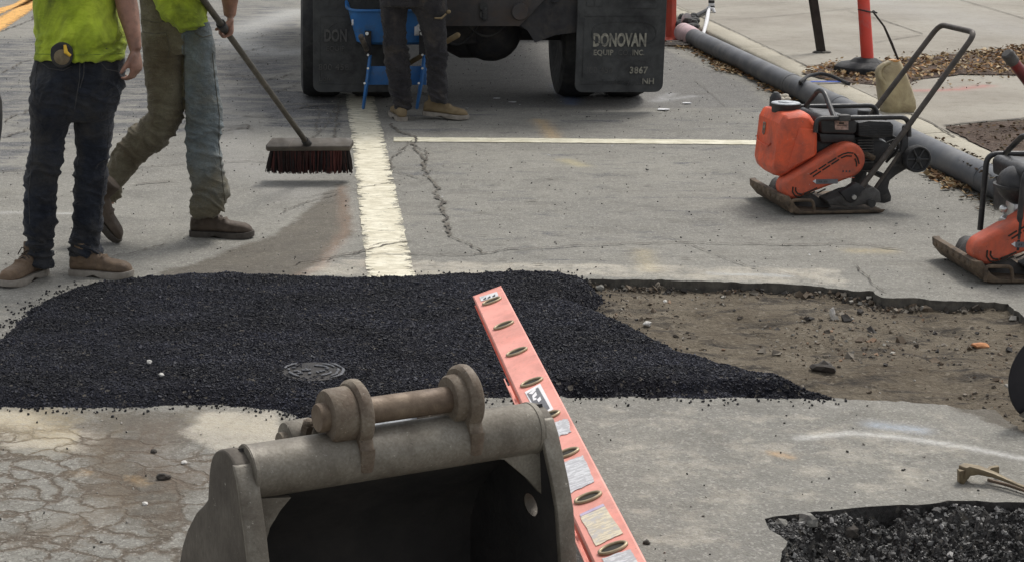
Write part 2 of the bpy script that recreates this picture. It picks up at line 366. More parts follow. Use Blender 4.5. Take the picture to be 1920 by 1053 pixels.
M['flapl'] = surf('dusty_mudflap_rubber_grey', (.04, .042, .042, 1), (.062, .062, .06, 1), 5, .8, 0, .4, 60, (.012, .012, .013, 1), 5, .5)
M['letter'] = surf('scuffed_white_lettering', (.29, .275, .22, 1), (.44, .42, .34, 1), 30, .8, 0, .3, 90, (.05, .05, .05, 1), 20, .8)
M['letterd'] = surf('worn_off_lettering', (.075, .075, .07, 1), (.115, .11, .10, 1), 30, .8, 0, .3, 90, (.04, .04, .042, 1), 20, .8)
M['chassis'] = surf('grimy_black_steel', (.016, .016, .019, 1), (.035, .034, .036, 1), 6, .75, .1, .4, 50, (.055, .047, .04, 1), 8, .35)
M['chass2'] = surf('dusty_hitch_plate', (.040, .038, .040, 1), (.06, .055, .054, 1), 4, .8, .1, .4, 50, (.085, .06, .045, 1), 6, .35)
M['blue'] = surf('blue_painted_steel', (.02, .12, .34, 1), (.03, .16, .42, 1), 6, .5, 0, .1, 60, (.05, .09, .15, 1), 12, .3)
M['orange'] = surf('orange_plastic', (.70, .098, .034, 1), (.80, .125, .045, 1), 6, .55, 0, .12, 90, (.30, .07, .045, 1), 8, .55, scr=(.75, .22, .13, 1))
M['orange2'] = surf('scuffed_orange_steel', (.56, .095, .042, 1), (.68, .125, .055, 1), 6, .6, 0, .15, 90, (.24, .075, .05, 1), 11, .7, scr=(.5, .22, .15, 1))
M['post'] = surf('red_orange_plastic', (.66, .055, .035, 1), (.75, .085, .055, 1), 4, .55, 0, .1, 60, (.45, .16, .15, 1), 5, .3)
M['post2'] = surf('dull_orange_plastic', (.40, .05, .025, 1), (.5, .07, .035, 1), 4, .6, 0, .1, 60, (.28, .07, .05, 1), 7, .3)
M['iron'] = surf('rusty_cast_iron', (.11, .078, .05, 1), (.19, .14, .095, 1), 12, .85, .2, .6, 60, (.04, .034, .028, 1), 16, .55)
M['dgrey'] = surf('grimy_grey_casting', (.075, .072, .068, 1), (.13, .125, .118, 1), 10, .75, .2, .5, 60, (.035, .03, .027, 1), 12, .5)
M['blackp'] = surf('black_engine_plastic', (.014, .014, .015, 1), (.028, .027, .028, 1), 12, .5, 0, .3, 90, (.07, .065, .06, 1), 14, .3)
M['bar'] = surf('black_powder_coat', (.018, .018, .019, 1), (.032, .031, .031, 1), 10, .45, 0, .2, 60, (.08, .072, .065, 1), 16, .25)
M['handle'] = surf('worn_brown_steel_tube', (.05, .043, .037, 1), (.085, .073, .062, 1), 14, .6, .3, .2, 60, (.12, .10, .085, 1), 18, .3)
M['alu'] = surf('scuffed_grey_disc', (.34, .36, .38, 1), (.5, .52, .54, 1), 22, .55, .1, .3, 70, (.12, .13, .14, 1), 24, .45)
M['chrome'] = surf('bare_steel', (.5, .5, .49, 1), (.6, .6, .58, 1), 12, .35, .8, .1)
M['label'] = surf('scuffed_label', (.42, .25, .19, 1), (.55, .38, .32, 1), 40, .6, 0, .1, 60, (.06, .05, .05, 1), 60, .5)
M['wlabel'] = surf('white_label', (.6, .6, .6, 1), (.7, .7, .7, 1), 30, .6, 0, .1, 60, (.3, .3, .32, 1), 40, .3)
M['bucket'] = surf('dusty_tan_steel', (.235, .215, .175, 1), (.31, .288, .24, 1), 5, .62, .2, .3, 90, (.075, .06, .044, 1), 6, .75, fine=(.72, .7, .68, 1), scr=(.32, .30, .26, 1))
M['bucketd'] = surf('muddy_shaded_brown_steel', (.115, .10, .08, 1), (.165, .145, .118, 1), 5, .75, .15, .35, 60, (.055, .045, .035, 1), 5, .5, (1, 1, .45), fine=(.75, .73, .7, 1), scr=(.2, .18, .15, 1))  # bucket steel darkened: shade on the side plates put into the base colour
M['inside'] = surf('shade_black_inner_steel', (.016, .015, .015, 1), (.036, .032, .029, 1), 5, .8, .1, .3, 40)  # near black: shade within the bucket mouth put into the colour
M['rust'] = surf('rusty_dusty_ear', (.225, .195, .15, 1), (.31, .275, .215, 1), 9, .75, .15, .45, 80, (.075, .045, .028, 1), 8, .85, fine=(.7, .66, .62, 1), scr=(.36, .3, .22, 1))
M['pin'] = surf('rusty_pin_steel', (.16, .115, .08, 1), (.235, .18, .125, 1), 12, .65, .3, .4, 70, (.07, .045, .03, 1), 14, .55)
M['pink'] = surf('faded_salmon_fibreglass', (.76, .30, .24, 1), (.81, .355, .29, 1), 5, .6, 0, .08, 60, (.52, .22, .175, 1), 7, .5, scr=(.80, .50, .44, 1))
M['pinkd'] = surf('bright_orange_fibreglass', (.75, .12, .06, 1), (.8, .16, .09, 1), 5, .6, 0, .08, 60)
M['brass'] = surf('dull_rung_collar', (.30, .235, .15, 1), (.42, .34, .22, 1), 30, .5, .5, .2, 80)
M['hollow'] = surf('dark_hollow', (.02, .018, .014, 1), (.035, .03, .022, 1), 20, .9)
M['hdpe'] = surf('dusty_grey_pipe', (.066, .070, .080, 1), (.085, .09, .10, 1), 2, .6, 0, .1, 60, (.14, .138, .134, 1), 5, .35, (1, .3, 1))
M['pinkish'] = surf('pink_sprayed_pipe', (.5, .34, .36, 1), (.6, .45, .46, 1), 9, .8, 0, .2, 60, (.3, .22, .23, 1), 9, .4)
M['jug'] = surf('stained_cream_plastic', (.46, .37, .20, 1), (.60, .52, .32, 1), 5, .5, 0, .2, 30, (.19, .14, .075, 1), 7, .75)
M['leaf'] = stone_mat('dead_leaf', .9, .2, 60)
M['steelpost'] = surf('dark_brown_steel_post', (.018, .013, .010, 1), (.035, .026, .02, 1), 8, .6, .3, .2)
M['tan'] = surf('tan_painted_iron', (.17, .135, .08, 1), (.25, .20, .12, 1), 14, .6, .3, .4, 70, (.10, .075, .05, 1), 14, .45)
M['yel'] = surf('yellow_plastic', (.75, .42, .02, 1), (.8, .5, .04, 1), 10, .5)
def label_mat(name, base, ink, stretch):
    n = NT(name)
    lines = n.ramp(n.noise(60, 3, .6, n.mp(n.co, stretch)), (.48, 0.0), (.52, 1.0)); wear = n.ramp(n.noise(38, 7, .8), (.5, 0.0), (.56, 1.0))
    c = n.mix(n.math('MULTIPLY', lines, .55), base, ink); c = n.mix(wear, c, n.mix(.5, ink, (.6, .6, .6, 1)))
    n.L(c, n.b.inputs['Base Color']); n.b.inputs['Roughness'].default_value = .6; return n.m
M['lab1'] = label_mat('peeling_silver_label', (.62, .62, .63, 1), (.26, .25, .27, 1), (.4, 3, 1))
M['lab2'] = label_mat('faded_cream_label', (.68, .6, .44, 1), (.36, .3, .24, 1), (.5, 3, 1))
M['lab3'] = surf('grey_decal', (.10, .10, .11, 1), (.16, .16, .17, 1), 12, .6)
M['lab4'] = surf('white_decal', (.72, .7, .7, 1), (.8, .78, .78, 1), 12, .6)

# ------------------------------------------------------------------ ground polygons (traced at road level, metres after G)
def gp(pts, z=0): return [tuple(G(x, y, z)[:2]) for x, y in pts]
def jag(poly, step, amp, seed=0):
    out = []; n = len(poly)
    for i in range(n):
        a = Vector(poly[i] + (0,)); b = Vector(poly[(i + 1) % n] + (0,)); L_ = (b - a).length; k = max(1, int(L_ / step))
        for j in range(k):
            p = a.lerp(b, j / k); q = Vector((p.x * 9, p.y * 9, seed)); q2 = Vector((p.x * 33, p.y * 33, seed + 5))
            out.append((p.x + amp * (noise.noise(q) + .6 * noise.noise(q2)) * 1.3, p.y + amp * (noise.noise(q + Vector((9, 9, 9))) + .6 * noise.noise(q2 + Vector((5, 5, 5)))) * 1.3))
    return out
def pip(P, poly):
    x, y = P[:, 0], P[:, 1]; ins = np.zeros(len(P), bool); q = np.asarray(poly); n = len(q); j = n - 1
    for i in range(n):
        c = ((q[i, 1] > y) != (q[j, 1] > y)) & (x < (q[j, 0] - q[i, 0]) * (y - q[i, 1]) / (q[j, 1] - q[i, 1] + 1e-12) + q[i, 0]); ins ^= c; j = i
    return ins
def pdist(P, poly, closed=True):
    q = np.asarray(poly, float); d = np.full(len(P), 1e9)
    for i in range(len(q) if closed else len(q) - 1):
        a = q[i]; b = q[(i + 1) % len(q)]; ab = b - a; t = np.clip(((P - a) @ ab) / (ab @ ab + 1e-12), 0, 1)
        d = np.minimum(d, np.hypot(P[:, 0] - a[0] - t * ab[0], P[:, 1] - a[1] - t * ab[1]))
    return d
def sd(P, poly): d = pdist(P, poly); return np.where(pip(P, poly), d, -d)
def sm(x, a, b): t = np.clip((x - a) / (b - a), 0, 1); return t * t * (3 - 2 * t)
def cdt(points, loops, keep):
    vs = [Vector(p) for p in points]; es = []
    for lp in loops:
        n = len(vs); vs += [Vector(p) for p in lp]; es += [(n + i, n + (i + 1) % len(lp)) for i in range(len(lp))]
    v, e, f, *_ = delaunay_2d_cdt(vs, es, [], 0, 1e-5)
    v = np.array([(p.x, p.y) for p in v]); f = np.array([t for t in f if len(t) == 3], np.int32)
    a, b, c = v[f[:, 0]], v[f[:, 1]], v[f[:, 2]]
    cr = (b[:, 0] - a[:, 0]) * (c[:, 1] - a[:, 1]) - (b[:, 1] - a[:, 1]) * (c[:, 0] - a[:, 0])
    f[cr < 0] = f[cr < 0][:, ::-1]; f = f[np.abs(cr) > 1e-10]
    return v, f[keep(v[f].mean(1))]
trench = jag(gp([(1040, 533), (1120, 523), (1200, 523), (1400, 529), (1500, 533), (1560, 541), (1640, 545), (1652, 556), (1790, 562), (1890, 568), (1920, 592), (2150, 640), (2200, 860), (2020, 862), (1920, 806), (1862, 768), (1790, 761), (1700, 753), (1570, 746), (1300, 744), (1060, 743), (960, 700), (960, 560)]), .018, .02, 1)
pit = jag(gp([(1436, 972), (1500, 960), (1600, 951), (1740, 941), (1830, 938), (1920, 941), (2200, 950), (2250, 1200), (1500, 1200), (1462, 1053), (1478, 1012), (1452, 992)]), .035, .012, 3)
asph = jag(gp([(-420, 800), (-420, 660), (-100, 665), (0, 640), (30, 602), (75, 566), (150, 538), (230, 529), (350, 520), (440, 519), (548, 523), (680, 525), (775, 520), (880, 516), (960, 513), (1050, 514), (1110, 527), (1135, 545), (1105, 572), (1190, 610), (1260, 645), (1310, 665), (1390, 690), (1480, 710), (1550, 735), (1572, 750), (1400, 746), (1060, 742), (900, 745), (700, 775), (610, 800), (560, 792), (525, 768), (400, 760), (300, 763), (100, 765), (0, 767)]), .04, .022, 5)
def nz(P, s, seed=0.0, z=None):
    zz = np.zeros(len(P)) if z is None else z
    return np.array([noise.fractal(Vector((p[0] * s, p[1] * s, seed)), 1.0, 2.0, 4) for p in P])
# road sheet
pts = []; Y = 4.0
while Y < 24:
    dx = .0042 * Y; x = -.24 * Y - .4
    while x < .42 * Y + .4: pts.append((x + (random.random() - .5) * dx * .3, Y + (random.random() - .5) * dx * .3)); x += dx
    Y += dx
P_ = np.array(pts); ok = (~pip(P_, trench)) & (~pip(P_, pit)); ok &= (pdist(P_, trench) > .012) & (pdist(P_, pit) > .012)
pts = [tuple(p) for p in P_[ok]]
v, f = cdt(pts, [trench, pit, [(-150, -20), (150, -20), (150, 300), (-150, 300)]], lambda c: ~(pip(c, trench) | pip(c, pit)))
me = rawmesh('road', np.c_[v, np.zeros(len(v))], f, M['road'])
def fattr(me, name, val):
    a = me.attributes.new(name, 'FLOAT', 'POINT'); a.data.foreach_set('value', np.asarray(val, np.float32))
def pm(P, pts, soft=.1): return sm(sd(P, gp(pts)), -soft, soft)
dark = pm(v, [(-200, 75), (60, 70), (215, 20), (560, 30), (560, 40), (560, 215), (640, 200), (640, 255), (560, 240), (500, 212), (400, 245), (200, 255), (60, 300), (-100, 330), (-300, 300)], .25) * .95
dark = np.maximum(dark, pm(v, [(470, 178), (640, 172), (652, 230), (600, 250), (500, 235)], .12) * 1.3)
dark = np.maximum(dark, pm(v, [(430, 95), (560, 80), (560, 225), (480, 215), (430, 180)], .2) * 1.15)
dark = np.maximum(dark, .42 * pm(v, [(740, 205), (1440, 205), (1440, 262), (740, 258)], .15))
dark = np.maximum(dark, pm(v, [(400, 0), (560, 0), (560, 60), (420, 55)], .3) * .7)
dark = np.maximum(dark, pm(v, [(-50, 120), (60, 115), (60, 330), (-80, 340)], .2) * .85)
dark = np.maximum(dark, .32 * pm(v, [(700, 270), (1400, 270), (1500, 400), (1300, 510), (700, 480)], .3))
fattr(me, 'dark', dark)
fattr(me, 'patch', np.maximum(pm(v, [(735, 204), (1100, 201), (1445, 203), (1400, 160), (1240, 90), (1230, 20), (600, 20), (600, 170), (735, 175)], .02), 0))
fattr(me, 'dirt', np.clip(pm(v, [(430, 470), (520, 440), (590, 385), (640, 340), (656, 440), (610, 480), (545, 523), (560, 560), (300, 560), (330, 515)], .1) * 1.25
      + pm(v, [(300, 500), (540, 480), (540, 525), (250, 530)], .08) * .5
      + pm(v, [(60, 765), (420, 755), (330, 850), (420, 960), (300, 1010), (120, 930), (130, 820)], .16) * .72
      + pm(v, [(1780, 765), (1960, 760), (2000, 860), (1930, 815), (1850, 790)], .05) * .9
      + pm(v, [(-40, 900), (120, 930), (140, 1060), (-40, 1060)], .12) * .35
      + np.exp(-pdist(v, gp([(800, 268), (815, 330), (835, 400), (840, 440)]), False) / .05) * .45
      + np.exp(-np.abs(sd(v, trench)) / .03) * .3, 0, 1.2))
fattr(me, 'crk', np.clip(pm(v, [(-200, 800), (200, 810), (420, 860), (330, 1000), (350, 1200), (-300, 1200)], .2), 0, 1))
fattr(me, 'pale', np.clip(pm(v, [(-100, 775), (60, 770), (90, 800), (230, 812), (210, 850), (60, 835), (-100, 850)], .12) * 1.0
      + pm(v, [(380, 770), (520, 768), (560, 850), (420, 850), (330, 810)], .1) * .9
      + pm(v, [(560, 500), (640, 482), (1600, 500), (1600, 540), (1120, 520), (560, 520)], .08) * .55
      + pm(v, [(1060, 745), (1800, 765), (1950, 850), (1950, 940), (1440, 960), (1480, 1053), (1150, 1053)], .15) * .42
      + pm(v, [(0, 860), (340, 900), (350, 1053), (0, 1053)], .2) * .33
      + pm(v, [(150, 440), (260, 360), (360, 330), (600, 350), (480, 420), (300, 480), (150, 500)], .2) * .28
      + pm(v, [(-20, 560), (60, 560), (0, 640), (-40, 640)], .1) * .5, 0, 1.1))
pc = np.zeros((len(v), 4))
def spray(pts, rad, col, a):
    k = np.exp(-(pdist(v, gp(pts), False) / rad) ** 2) * a; sel = k > pc[:, 3]; pc[sel, :3] = col; pc[sel, 3] = k[sel]
spray([(1012, 225), (1025, 240), (1040, 262)], .05, (.55, .36, .14), .5)
spray([(1060, 300), (1090, 310)], .05, (.6, .5, .2), .35)
spray([(1205, 470), (1217, 505)], .05, (.5, .4, .2), .3); spray([(1600, 470), (1665, 470)], .05, (.5, .4, .2), .4)
spray([(1080, 180), (1070, 195), (1050, 160)], .05, (.12, .2, .4), .6)
spray([(1640, 795), (1725, 805)], .035, (.36, .42, .5), .6); spray([(1330, 512), (1480, 516)], .02, (.5, .55, .6), .4)
spray([(1450, 848), (1478, 855)], .02, (.6, .38, .18), .6); spray([(170, 885), (300, 905)], .05, (.5, .33, .16), .3)
spray([(845, 290)], .09, (.45, .2, .19), .4); spray([(730, 500), (720, 492)], .07, (.6, .36, .3), .35)
spray([(1280, 745), (1500, 740), (1560, 760)], .02, (.62, .6, .56), .25)
spray([(1500, 820), (1600, 810), (1700, 820), (1800, 835), (1940, 862)], .02, (.66, .65, .62), .65)
spray([(-60, 790), (60, 785), (110, 815)], .14, (.44, .36, .22), .55); spray([(420, 790), (480, 800)], .12, (.44, .38, .27), .4); spray([(300, 800), (280, 850), (330, 900), (390, 880)], .09, (.13, .10, .075), .6); spray([(160, 800), (200, 870), (220, 950), (120, 990)], .07, (.15, .115, .08), .5)
spray([(0, 398), (70, 398), (135, 400)], .02, (.6, .6, .58), .6)
spray([(1300, 180), (1230, 190), (1260, 175)], .04, (.4, .4, .4), .7)
spray([(640, 350), (650, 430), (600, 500), (555, 520)], .03, (.36, .22, .15), .35)
spray([(560, 20), (470, 50), (440, 80), (520, 100), (560, 95)], .25, (.42, .42, .40), .75)
spray([(420, 160), (440, 300), (560, 360)], .2, (.36, .35, .33), .35)
a = me.attributes.new('paint', 'FLOAT_COLOR', 'POINT'); a.data.foreach_set('color', pc.astype(np.float32).ravel())
props(link('road', me), kind='structure')
# cut walls
def wall(name, poly, z0, z1, mt=None):
    n = len(poly); vs = [(x, y, z0) for x, y in poly] + [(x + .006 * noise.noise(Vector((x * 40, y * 40, 1))), y + .01 * noise.noise(Vector((x * 40, y * 40, 3))), (z0 + z1) / 2) for x, y in poly] + [(x, y, z1) for x, y in poly]
    fs = [[r * n + i, r * n + (i + 1) % n, (r + 1) * n + (i + 1) % n, (r + 1) * n + i] for r in (0, 1) for i in range(n)]
    props(link(name, rawmesh(name, vs, fs, mt or M['cut'])), kind='structure')
wall('trench_wall', trench, 0, -.14); wall('pit_wall', pit, 0, -.3, M['pit'])
def hf(name, poly, sp, zf, mt, grow=0, kind='structure', extra=None):
    q = np.asarray(poly); x0, y0 = q.min(0) - grow; x1, y1 = q.max(0) + grow
    gx, gy = np.meshgrid(np.arange(x0, x1, sp), np.arange(y0, y1, sp)); g = np.c_[gx.ravel(), gy.ravel()] + (rng.random((gx.size, 2)) - .5) * sp * .4
    if grow:
        g = g[sd(g, poly) > -grow]; v, f = cdt([tuple(p) for p in g], [], lambda c: sd(c, poly) > -grow * 1.1)
    else:
        g = g[pip(g, poly) & (pdist(g, poly) > sp * .5)]; v, f = cdt([tuple(p) for p in g], [poly], lambda c: pip(c, poly))
    me = rawmesh(name, np.c_[v, zf(v)], f, mt, True)
    return props(link(name, me), kind=kind)
def z_trench(P):
    d = sd(P, trench); return -.046 + .020 * nz(P, 2.2, 3) + .010 * nz(P, 11, 8) + .004 * nz(P, 40, 2) + .03 * np.exp(-np.clip(d, 0, 9) / .035) * (nz(P, 7, 2) * .5 + .55) + .02 * sm(P[:, 0], 2.7, 3.4) * sm(-P[:, 1], -6.5, -5.6)
hf('trench_floor', trench, .022, z_trench, M['soil'], .02)
def z_pit(P):
    d = sd(P, pit); return np.minimum(-.014, -.02 - .05 * sm(d, .0, .1) + .06 * nz(P, 6, 3) + .05 * nz(P, 17, 8) + .03 * nz(P, 45, 1))
hf('pit_floor', pit, .009, z_pit, M['pit'], .015)
def z_asph(P):
    d = sd(P, asph); dt_ = sd(P, trench); base = np.where(dt_ > 0, z_trench(P) * sm(dt_, 0, .04), 0)
    k = sm(d, -.02, .11); top = .036 + .010 * nz(P, 1.7, 5)
    return base * (1 - k) + top * k + .0035 * nz(P, 26, 6) - .006 * (1 - k)
asph_o = hf('fresh_asphalt', asph, .016, z_asph, M['mix'], 0, 'structure')

# scattering of small solid stones, all in one mesh
CUBE = np.array([(x, y, z) for z in (-1, 1) for y in (-1, 1) for x in (-1, 1)], float)
CF = np.array([[0, 2, 3, 1], [4, 5, 7, 6], [0, 1, 5, 4], [2, 6, 7, 3], [0, 4, 6, 2], [1, 3, 7, 5]])
def rotm(n, tilt=3.2):
    a = rng.random(n) * 2 * np.pi; b = (rng.random(n) - .5) * tilt; c = (rng.random(n) - .5) * tilt
    ca, sa, cb, sb, cc, s_ = np.cos(a), np.sin(a), np.cos(b), np.sin(b), np.cos(c), np.sin(c)
    O, I = np.zeros(n), np.ones(n)
    rz = np.array([[ca, -sa, O], [sa, ca, O], [O, O, I]]); rx = np.array([[I, O, O], [O, cb, -sb], [O, sb, cb]]); ry = np.array([[cc, O, s_], [O, I, O], [-s_, O, cc]])
    return np.einsum('ijn,jkn,kln->nil', rz, rx, ry)
def stones(name, P, size, col, mt, flat=.7, tilt=3.2, jit=.45, kind='stuff', label=None, cat=None):
    n = len(P); b = CUBE[None] * (1 + (rng.random((n, 8, 3)) - .5) * 2 * jit) * .72
    b = b * (np.c_[rng.uniform(.75, 1.25, n), rng.uniform(.6, 1.1, n), rng.uniform(.7, 1.2, n) * flat] * size[:, None])[:, None, :]
    vv = np.einsum('nij,nkj->nki', rotm(n, tilt), b) + P[:, None, :]
    ff = (CF[None] + (np.arange(n) * 8)[:, None, None]).reshape(-1, 4)
    cc = np.repeat(np.c_[col, np.ones(n)], 8, axis=0)
    return props(link(name, rawmesh(name, vv.reshape(-1, 3), ff, mt, False, cc)), label, cat, kind=kind)
def inpoly(poly, n, marg=0):
    q = np.asarray(poly); out = np.zeros((0, 2))
    while len(out) < n:
        g = rng.uniform(q.min(0), q.max(0), (n * 2, 2)); g = g[sd(g, poly) > marg] if marg else g[pip(g, poly)]; out = np.r_[out, g]
    return out[:n]
def visible(P, m=.3): return P[(P[:, 0] > -.21 * P[:, 1] - m) & (P[:, 0] < .42 * P[:, 1] + m)]
g = visible(inpoly(asph, 125000)); g += rng.normal(0, .003, g.shape)
sz = rng.uniform(.0017, .0047, len(g)) * (1 + .8 * (rng.random(len(g)) > .965)); z = z_asph(g) + sz * .1
cl = rng.uniform(.009, .031, (len(g), 1)) * np.array([[.90, .95, 1.36]]); cl *= np.clip(.95 + .9 * nz(g * np.array([[1, 1.8]]), 2.6, 7), .55, 1.5)[:, None]; k = rng.random(len(g)); cl[k > .9985] = rng.uniform(.12, .3)
stones('asphalt_gravel', np.c_[g, z], sz, cl, M['mixstone'], .75)
# crumbs spilled round the patch
n0 = 5200; g = inpoly(gp([(-100, 500), (1750, 480), (1750, 830), (-100, 830)]), 60000); d = sd(g, asph)
g = g[(d < .0) & (rng.random(len(g)) < np.exp(d / .028) * .5) & ~pip(g, pit)]
dt_ = sd(g, trench); z = np.where(dt_ > 0, z_trench(g), 0) + .003
stones('asphalt_crumbs', np.c_[g, z], rng.uniform(.002, .006, len(g)), rng.uniform(.012, .03, (len(g), 1)) * np.array([[1, 1, 1.1]]), M['mixstone'], .8)
g = inpoly(gp([(-100, 60), (1500, 60), (1920, 420), (1920, 1060), (-100, 1060)]), 2600); g = g[~(pip(g, trench) | pip(g, asph) | pip(g, pit))]
cc = np.where(rng.random((len(g), 1)) < .6, rng.uniform(.03, .07, (len(g), 1)), rng.uniform(.25, .5, (len(g), 1))) * np.array([[1, .93, .82]])
stones('road_grit', np.c_[g, np.full(len(g), .002)], rng.uniform(.0015, .0052, len(g)), cc, M['stone'], .6)
# soil stones in the trench
tv = inpoly(trench, 5200, .0); tv = tv[rng.random(len(tv)) < np.clip(.45 + 1.3 * nz(tv, 1.6, 4) + .5 * np.exp(-sd(tv, trench) / .12), .08, 1)]; tv = visible(tv[sd(tv, asph) < .02])
s_ = np.exp(rng.normal(math.log(.0036), .62, len(tv))); s_ = np.clip(s_, .002, .024)
pal = np.array([(.16, .125, .09), (.10, .085, .068), (.24, .21, .17), (.34, .32, .28), (.06, .055, .05), (.26, .17, .11)])
cc = pal[rng.choice(6, len(tv), p=[.36, .2, .2, .08, .12, .04])] * rng.uniform(.75, 1.2, (len(tv), 1))
stones('trench_stones', np.c_[tv, z_trench(tv) + s_ * .15], s_, cc, M['stone'], .6, 1.6)
ev = inpoly(gp([(1100, 505), (1960, 560), (1960, 640), (1100, 600)]), 26000); ed_ = sd(ev, trench); ev = ev[(ed_ > .0) & (ed_ < .05) & (ev[:, 1] > 7.0)]; ev = ev[(sd(ev, asph) < 0) & (rng.random(len(ev)) < np.clip(.22 + .9 * nz(ev, 3, 1), 0, .7))]
ez = np.where(sd(ev, trench) > 0, z_trench(ev) + .012 * rng.random(len(ev)) ** 2, .002); es_ = np.clip(np.exp(rng.normal(math.log(.005), .6, len(ev))), .002, .02)
stones('edge_rubble', np.c_[ev, ez], es_, pal[rng.choice(6, len(ev), p=[.3, .25, .2, .05, .17, .03])] * rng.uniform(.6, 1.1, (len(ev), 1)), M['stone'], .7, 2)
pv = inpoly(pit, 42000, -.004); s_ = np.clip(np.exp(rng.normal(math.log(.0028), .5, len(pv))), .0012, .010)
cc = np.clip(np.exp(rng.normal(math.log(.085), .8, (len(pv), 1))), .012, .42) * np.array([[1, .97, .92]])
stones('pit_stones', np.c_[pv, z_pit(pv) + s_ * .3], s_, cc, M['stone'], .8)

def rock(name, px, py, r, mt, label, cat='stone', z=None, sc3=(1, 1, .7), sub=2, group=None, dark=False):
    p = G(px, py)
    if z is None: z = float(z_trench(np.array([[p.x, p.y]]))[0])
    p = G(px, py, z); bm = bmesh.new(); bmesh.ops.create_icosphere(bm, subdivisions=sub, radius=r)
    se = random.random() * 50
    for q in bm.verts:
        k = 1 + .45 * noise.noise(q.co * (1.3 / r) + Vector((se, 0, 0))) + .2 * noise.noise(q.co * (3 / r) + Vector((se, 0, 0)))
        q.co = Vector((q.co.x * sc3[0], q.co.y * sc3[1], q.co.z * sc3[2])) * k
    me = bpy.data.meshes.new(name); bm.to_mesh(me); bm.free(); me.materials.append(mt)
    o = link(name, me, None, (p.x, p.y, z + r * sc3[2] * .6)); o.rotation_euler = (0, 0, random.random() * 3)
    return props(o, label, cat, group)
SO = surf('orange_brick', (.42, .17, .07, 1), (.5, .24, .11, 1), 20, .9); SG = surf('grey_rock', (.15, .145, .13, 1), (.24, .23, .2, 1), 20, .9, 0, .5, 50)
SD = surf('dark_clod', (.03, .026, .022, 1), (.065, .055, .045, 1), 20, .95, 0, .6, 50); SW = surf('pale_chip', (.5, .48, .44, 1), (.62, .6, .56, 1), 20, .8); SB = surf('brown_clod', (.13, .095, .062, 1), (.19, .145, .10, 1), 20, .95, 0, .6, 50)
rock('brick_fragment', 1635, 556, .021, SO, 'orange brick fragment lying by the far edge of the excavated strip', 'brick fragment', sc3=(1.3, .8, .5))
rock('stone', 1838, 650, .024, SO, 'orange brown stone on the soil toward the right end of the excavated strip', sc3=(1.4, .9, .5))
rock('stone', 1560, 592, .016, SW, 'upright pale chip standing in the middle of the excavated soil', sc3=(.7, .7, 1.4))
rock('clod', 1544, 697, .035, SD, 'dark clod of earth next to the tip of the black asphalt tongue', 'clod', sc3=(1.5, .8, .7))
rock('clod', 1478, 548, .04, SD, 'broken dark lump against the far cut edge of the trench', 'clod', sc3=(1, .8, .7))
rock('stone', 1305, 540, .03, SG, 'grey flat stone by the far cut edge of the trench, left of the dark lump', sc3=(1.5, .8, .5))
rock('stone', 1680, 553, .028, SG, 'grey stone just right of the orange brick fragment', sc3=(1.5, .9, .5))
rock('stone', 1213, 609, .014, SW, 'small pale stone at the far rim of the black asphalt tongue', sc3=(1.2, .9, .8))
rock('stone', 1247, 567, .012, SW, 'small white stone in the soil near the top of the asphalt patch', sc3=(1.2, .8, .7))
rock('clod', 1612, 586, .018, SD, 'small black lump of asphalt right of the upright pale chip', 'clod', sc3=(1.3, .8, .6))
rock('stone', 1126, 544, .022, SG, 'grey stone at the corner where asphalt meets bare soil', sc3=(1.2, .8, .7))
rock('clod', 306, 897, .014, SD, 'dark twisted crumb on the cracked brown pavement at lower left', 'clod', 0.0, (1.6, .8, .8))
rock('stone', 272, 945, .008, SW, 'tiny white pebble on the cracked brown pavement', z=0.0)
rock('stone', 345, 868, .009, SW, 'pale pebble on the brown pavement left of the bucket', z=0.0)
rock('clod', 1212, 1018, .01, SD, 'black crumb on pale pavement right of the ladder', 'clod', 0.0)
rock('clod', 288, 847, .01, SD, 'black crumb on the brown pavement below the asphalt patch', 'clod', 0.0)
rock('stone', 1513, 982, .026, SG, 'grey rounded cobble in the left corner of the pit', z=-.03, sc3=(1.1, 1, .8))
rock('stone', 1466, 985, .018, SG, 'small grey stone at the very left tip of the pit', z=-.02)
rock('clod', 1588, 1000, .03, SD, 'broken black asphalt lump on the pit rubble', 'clod', -.06, (1.3, 1, .7))
rock('stone', 280, 679, .010, SW, 'pale chip stuck in the black asphalt, middle left', z=.045)
rock('stone', 303, 703, .009, SW, 'second pale chip in the black asphalt just nearer than the first', z=.045)

# ------------------------------------------------------------------ road markings and cracks
def ribbon(name, px_pts, width, mt, z=.004, step=.03, wob=.004, worn=True, kind='structure', grow=None):
    path = [G(x, y) for x, y in px_pts]; vs = []; fs = []; ed = []; pts = []
    for a, b in zip(path[:-1], path[1:]):
        k = max(1, int((b - a).length / step)); pts += [a.lerp(b, i / k) for i in range(k)]
    pts.append(path[-1])
    cols = 5
    for i, p in enumerate(pts):
        a = pts[max(i - 1, 0)]; b = pts[min(i + 1, len(pts) - 1)]; t = (b - a).normalized(); n_ = Vector((-t.y, t.x, 0))
        wd = width * (grow(i / len(pts)) if grow else 1); off = wob * noise.noise(Vector((p.x * 9, p.y * 9, 2)))
        for c in range(cols):
            u = c / (cols - 1) - .5; q = p + n_ * (u * wd + off + (wob * .5 * noise.noise(Vector((p.x * 14, p.y * 14, c))) if c in (0, 4) else 0)); vs.append((q.x, q.y, z)); ed.append(1.0 if c in (0, 4) or i in (0, len(pts) - 1) else .0)
        if i:
            for c in range(cols - 1): j = (i - 1) * cols + c; fs.append([j, j + 1, j + cols + 1, j + cols])
    me = rawmesh(name, vs, fs, mt); fattr(me, 'edge', ed); return props(link(name, me), kind=kind)
ribbon('white_lane_line', [(673, 176), (688, 250), (705, 350), (722, 450), (734, 527)], .21, M['white'], .004, .04, .012)
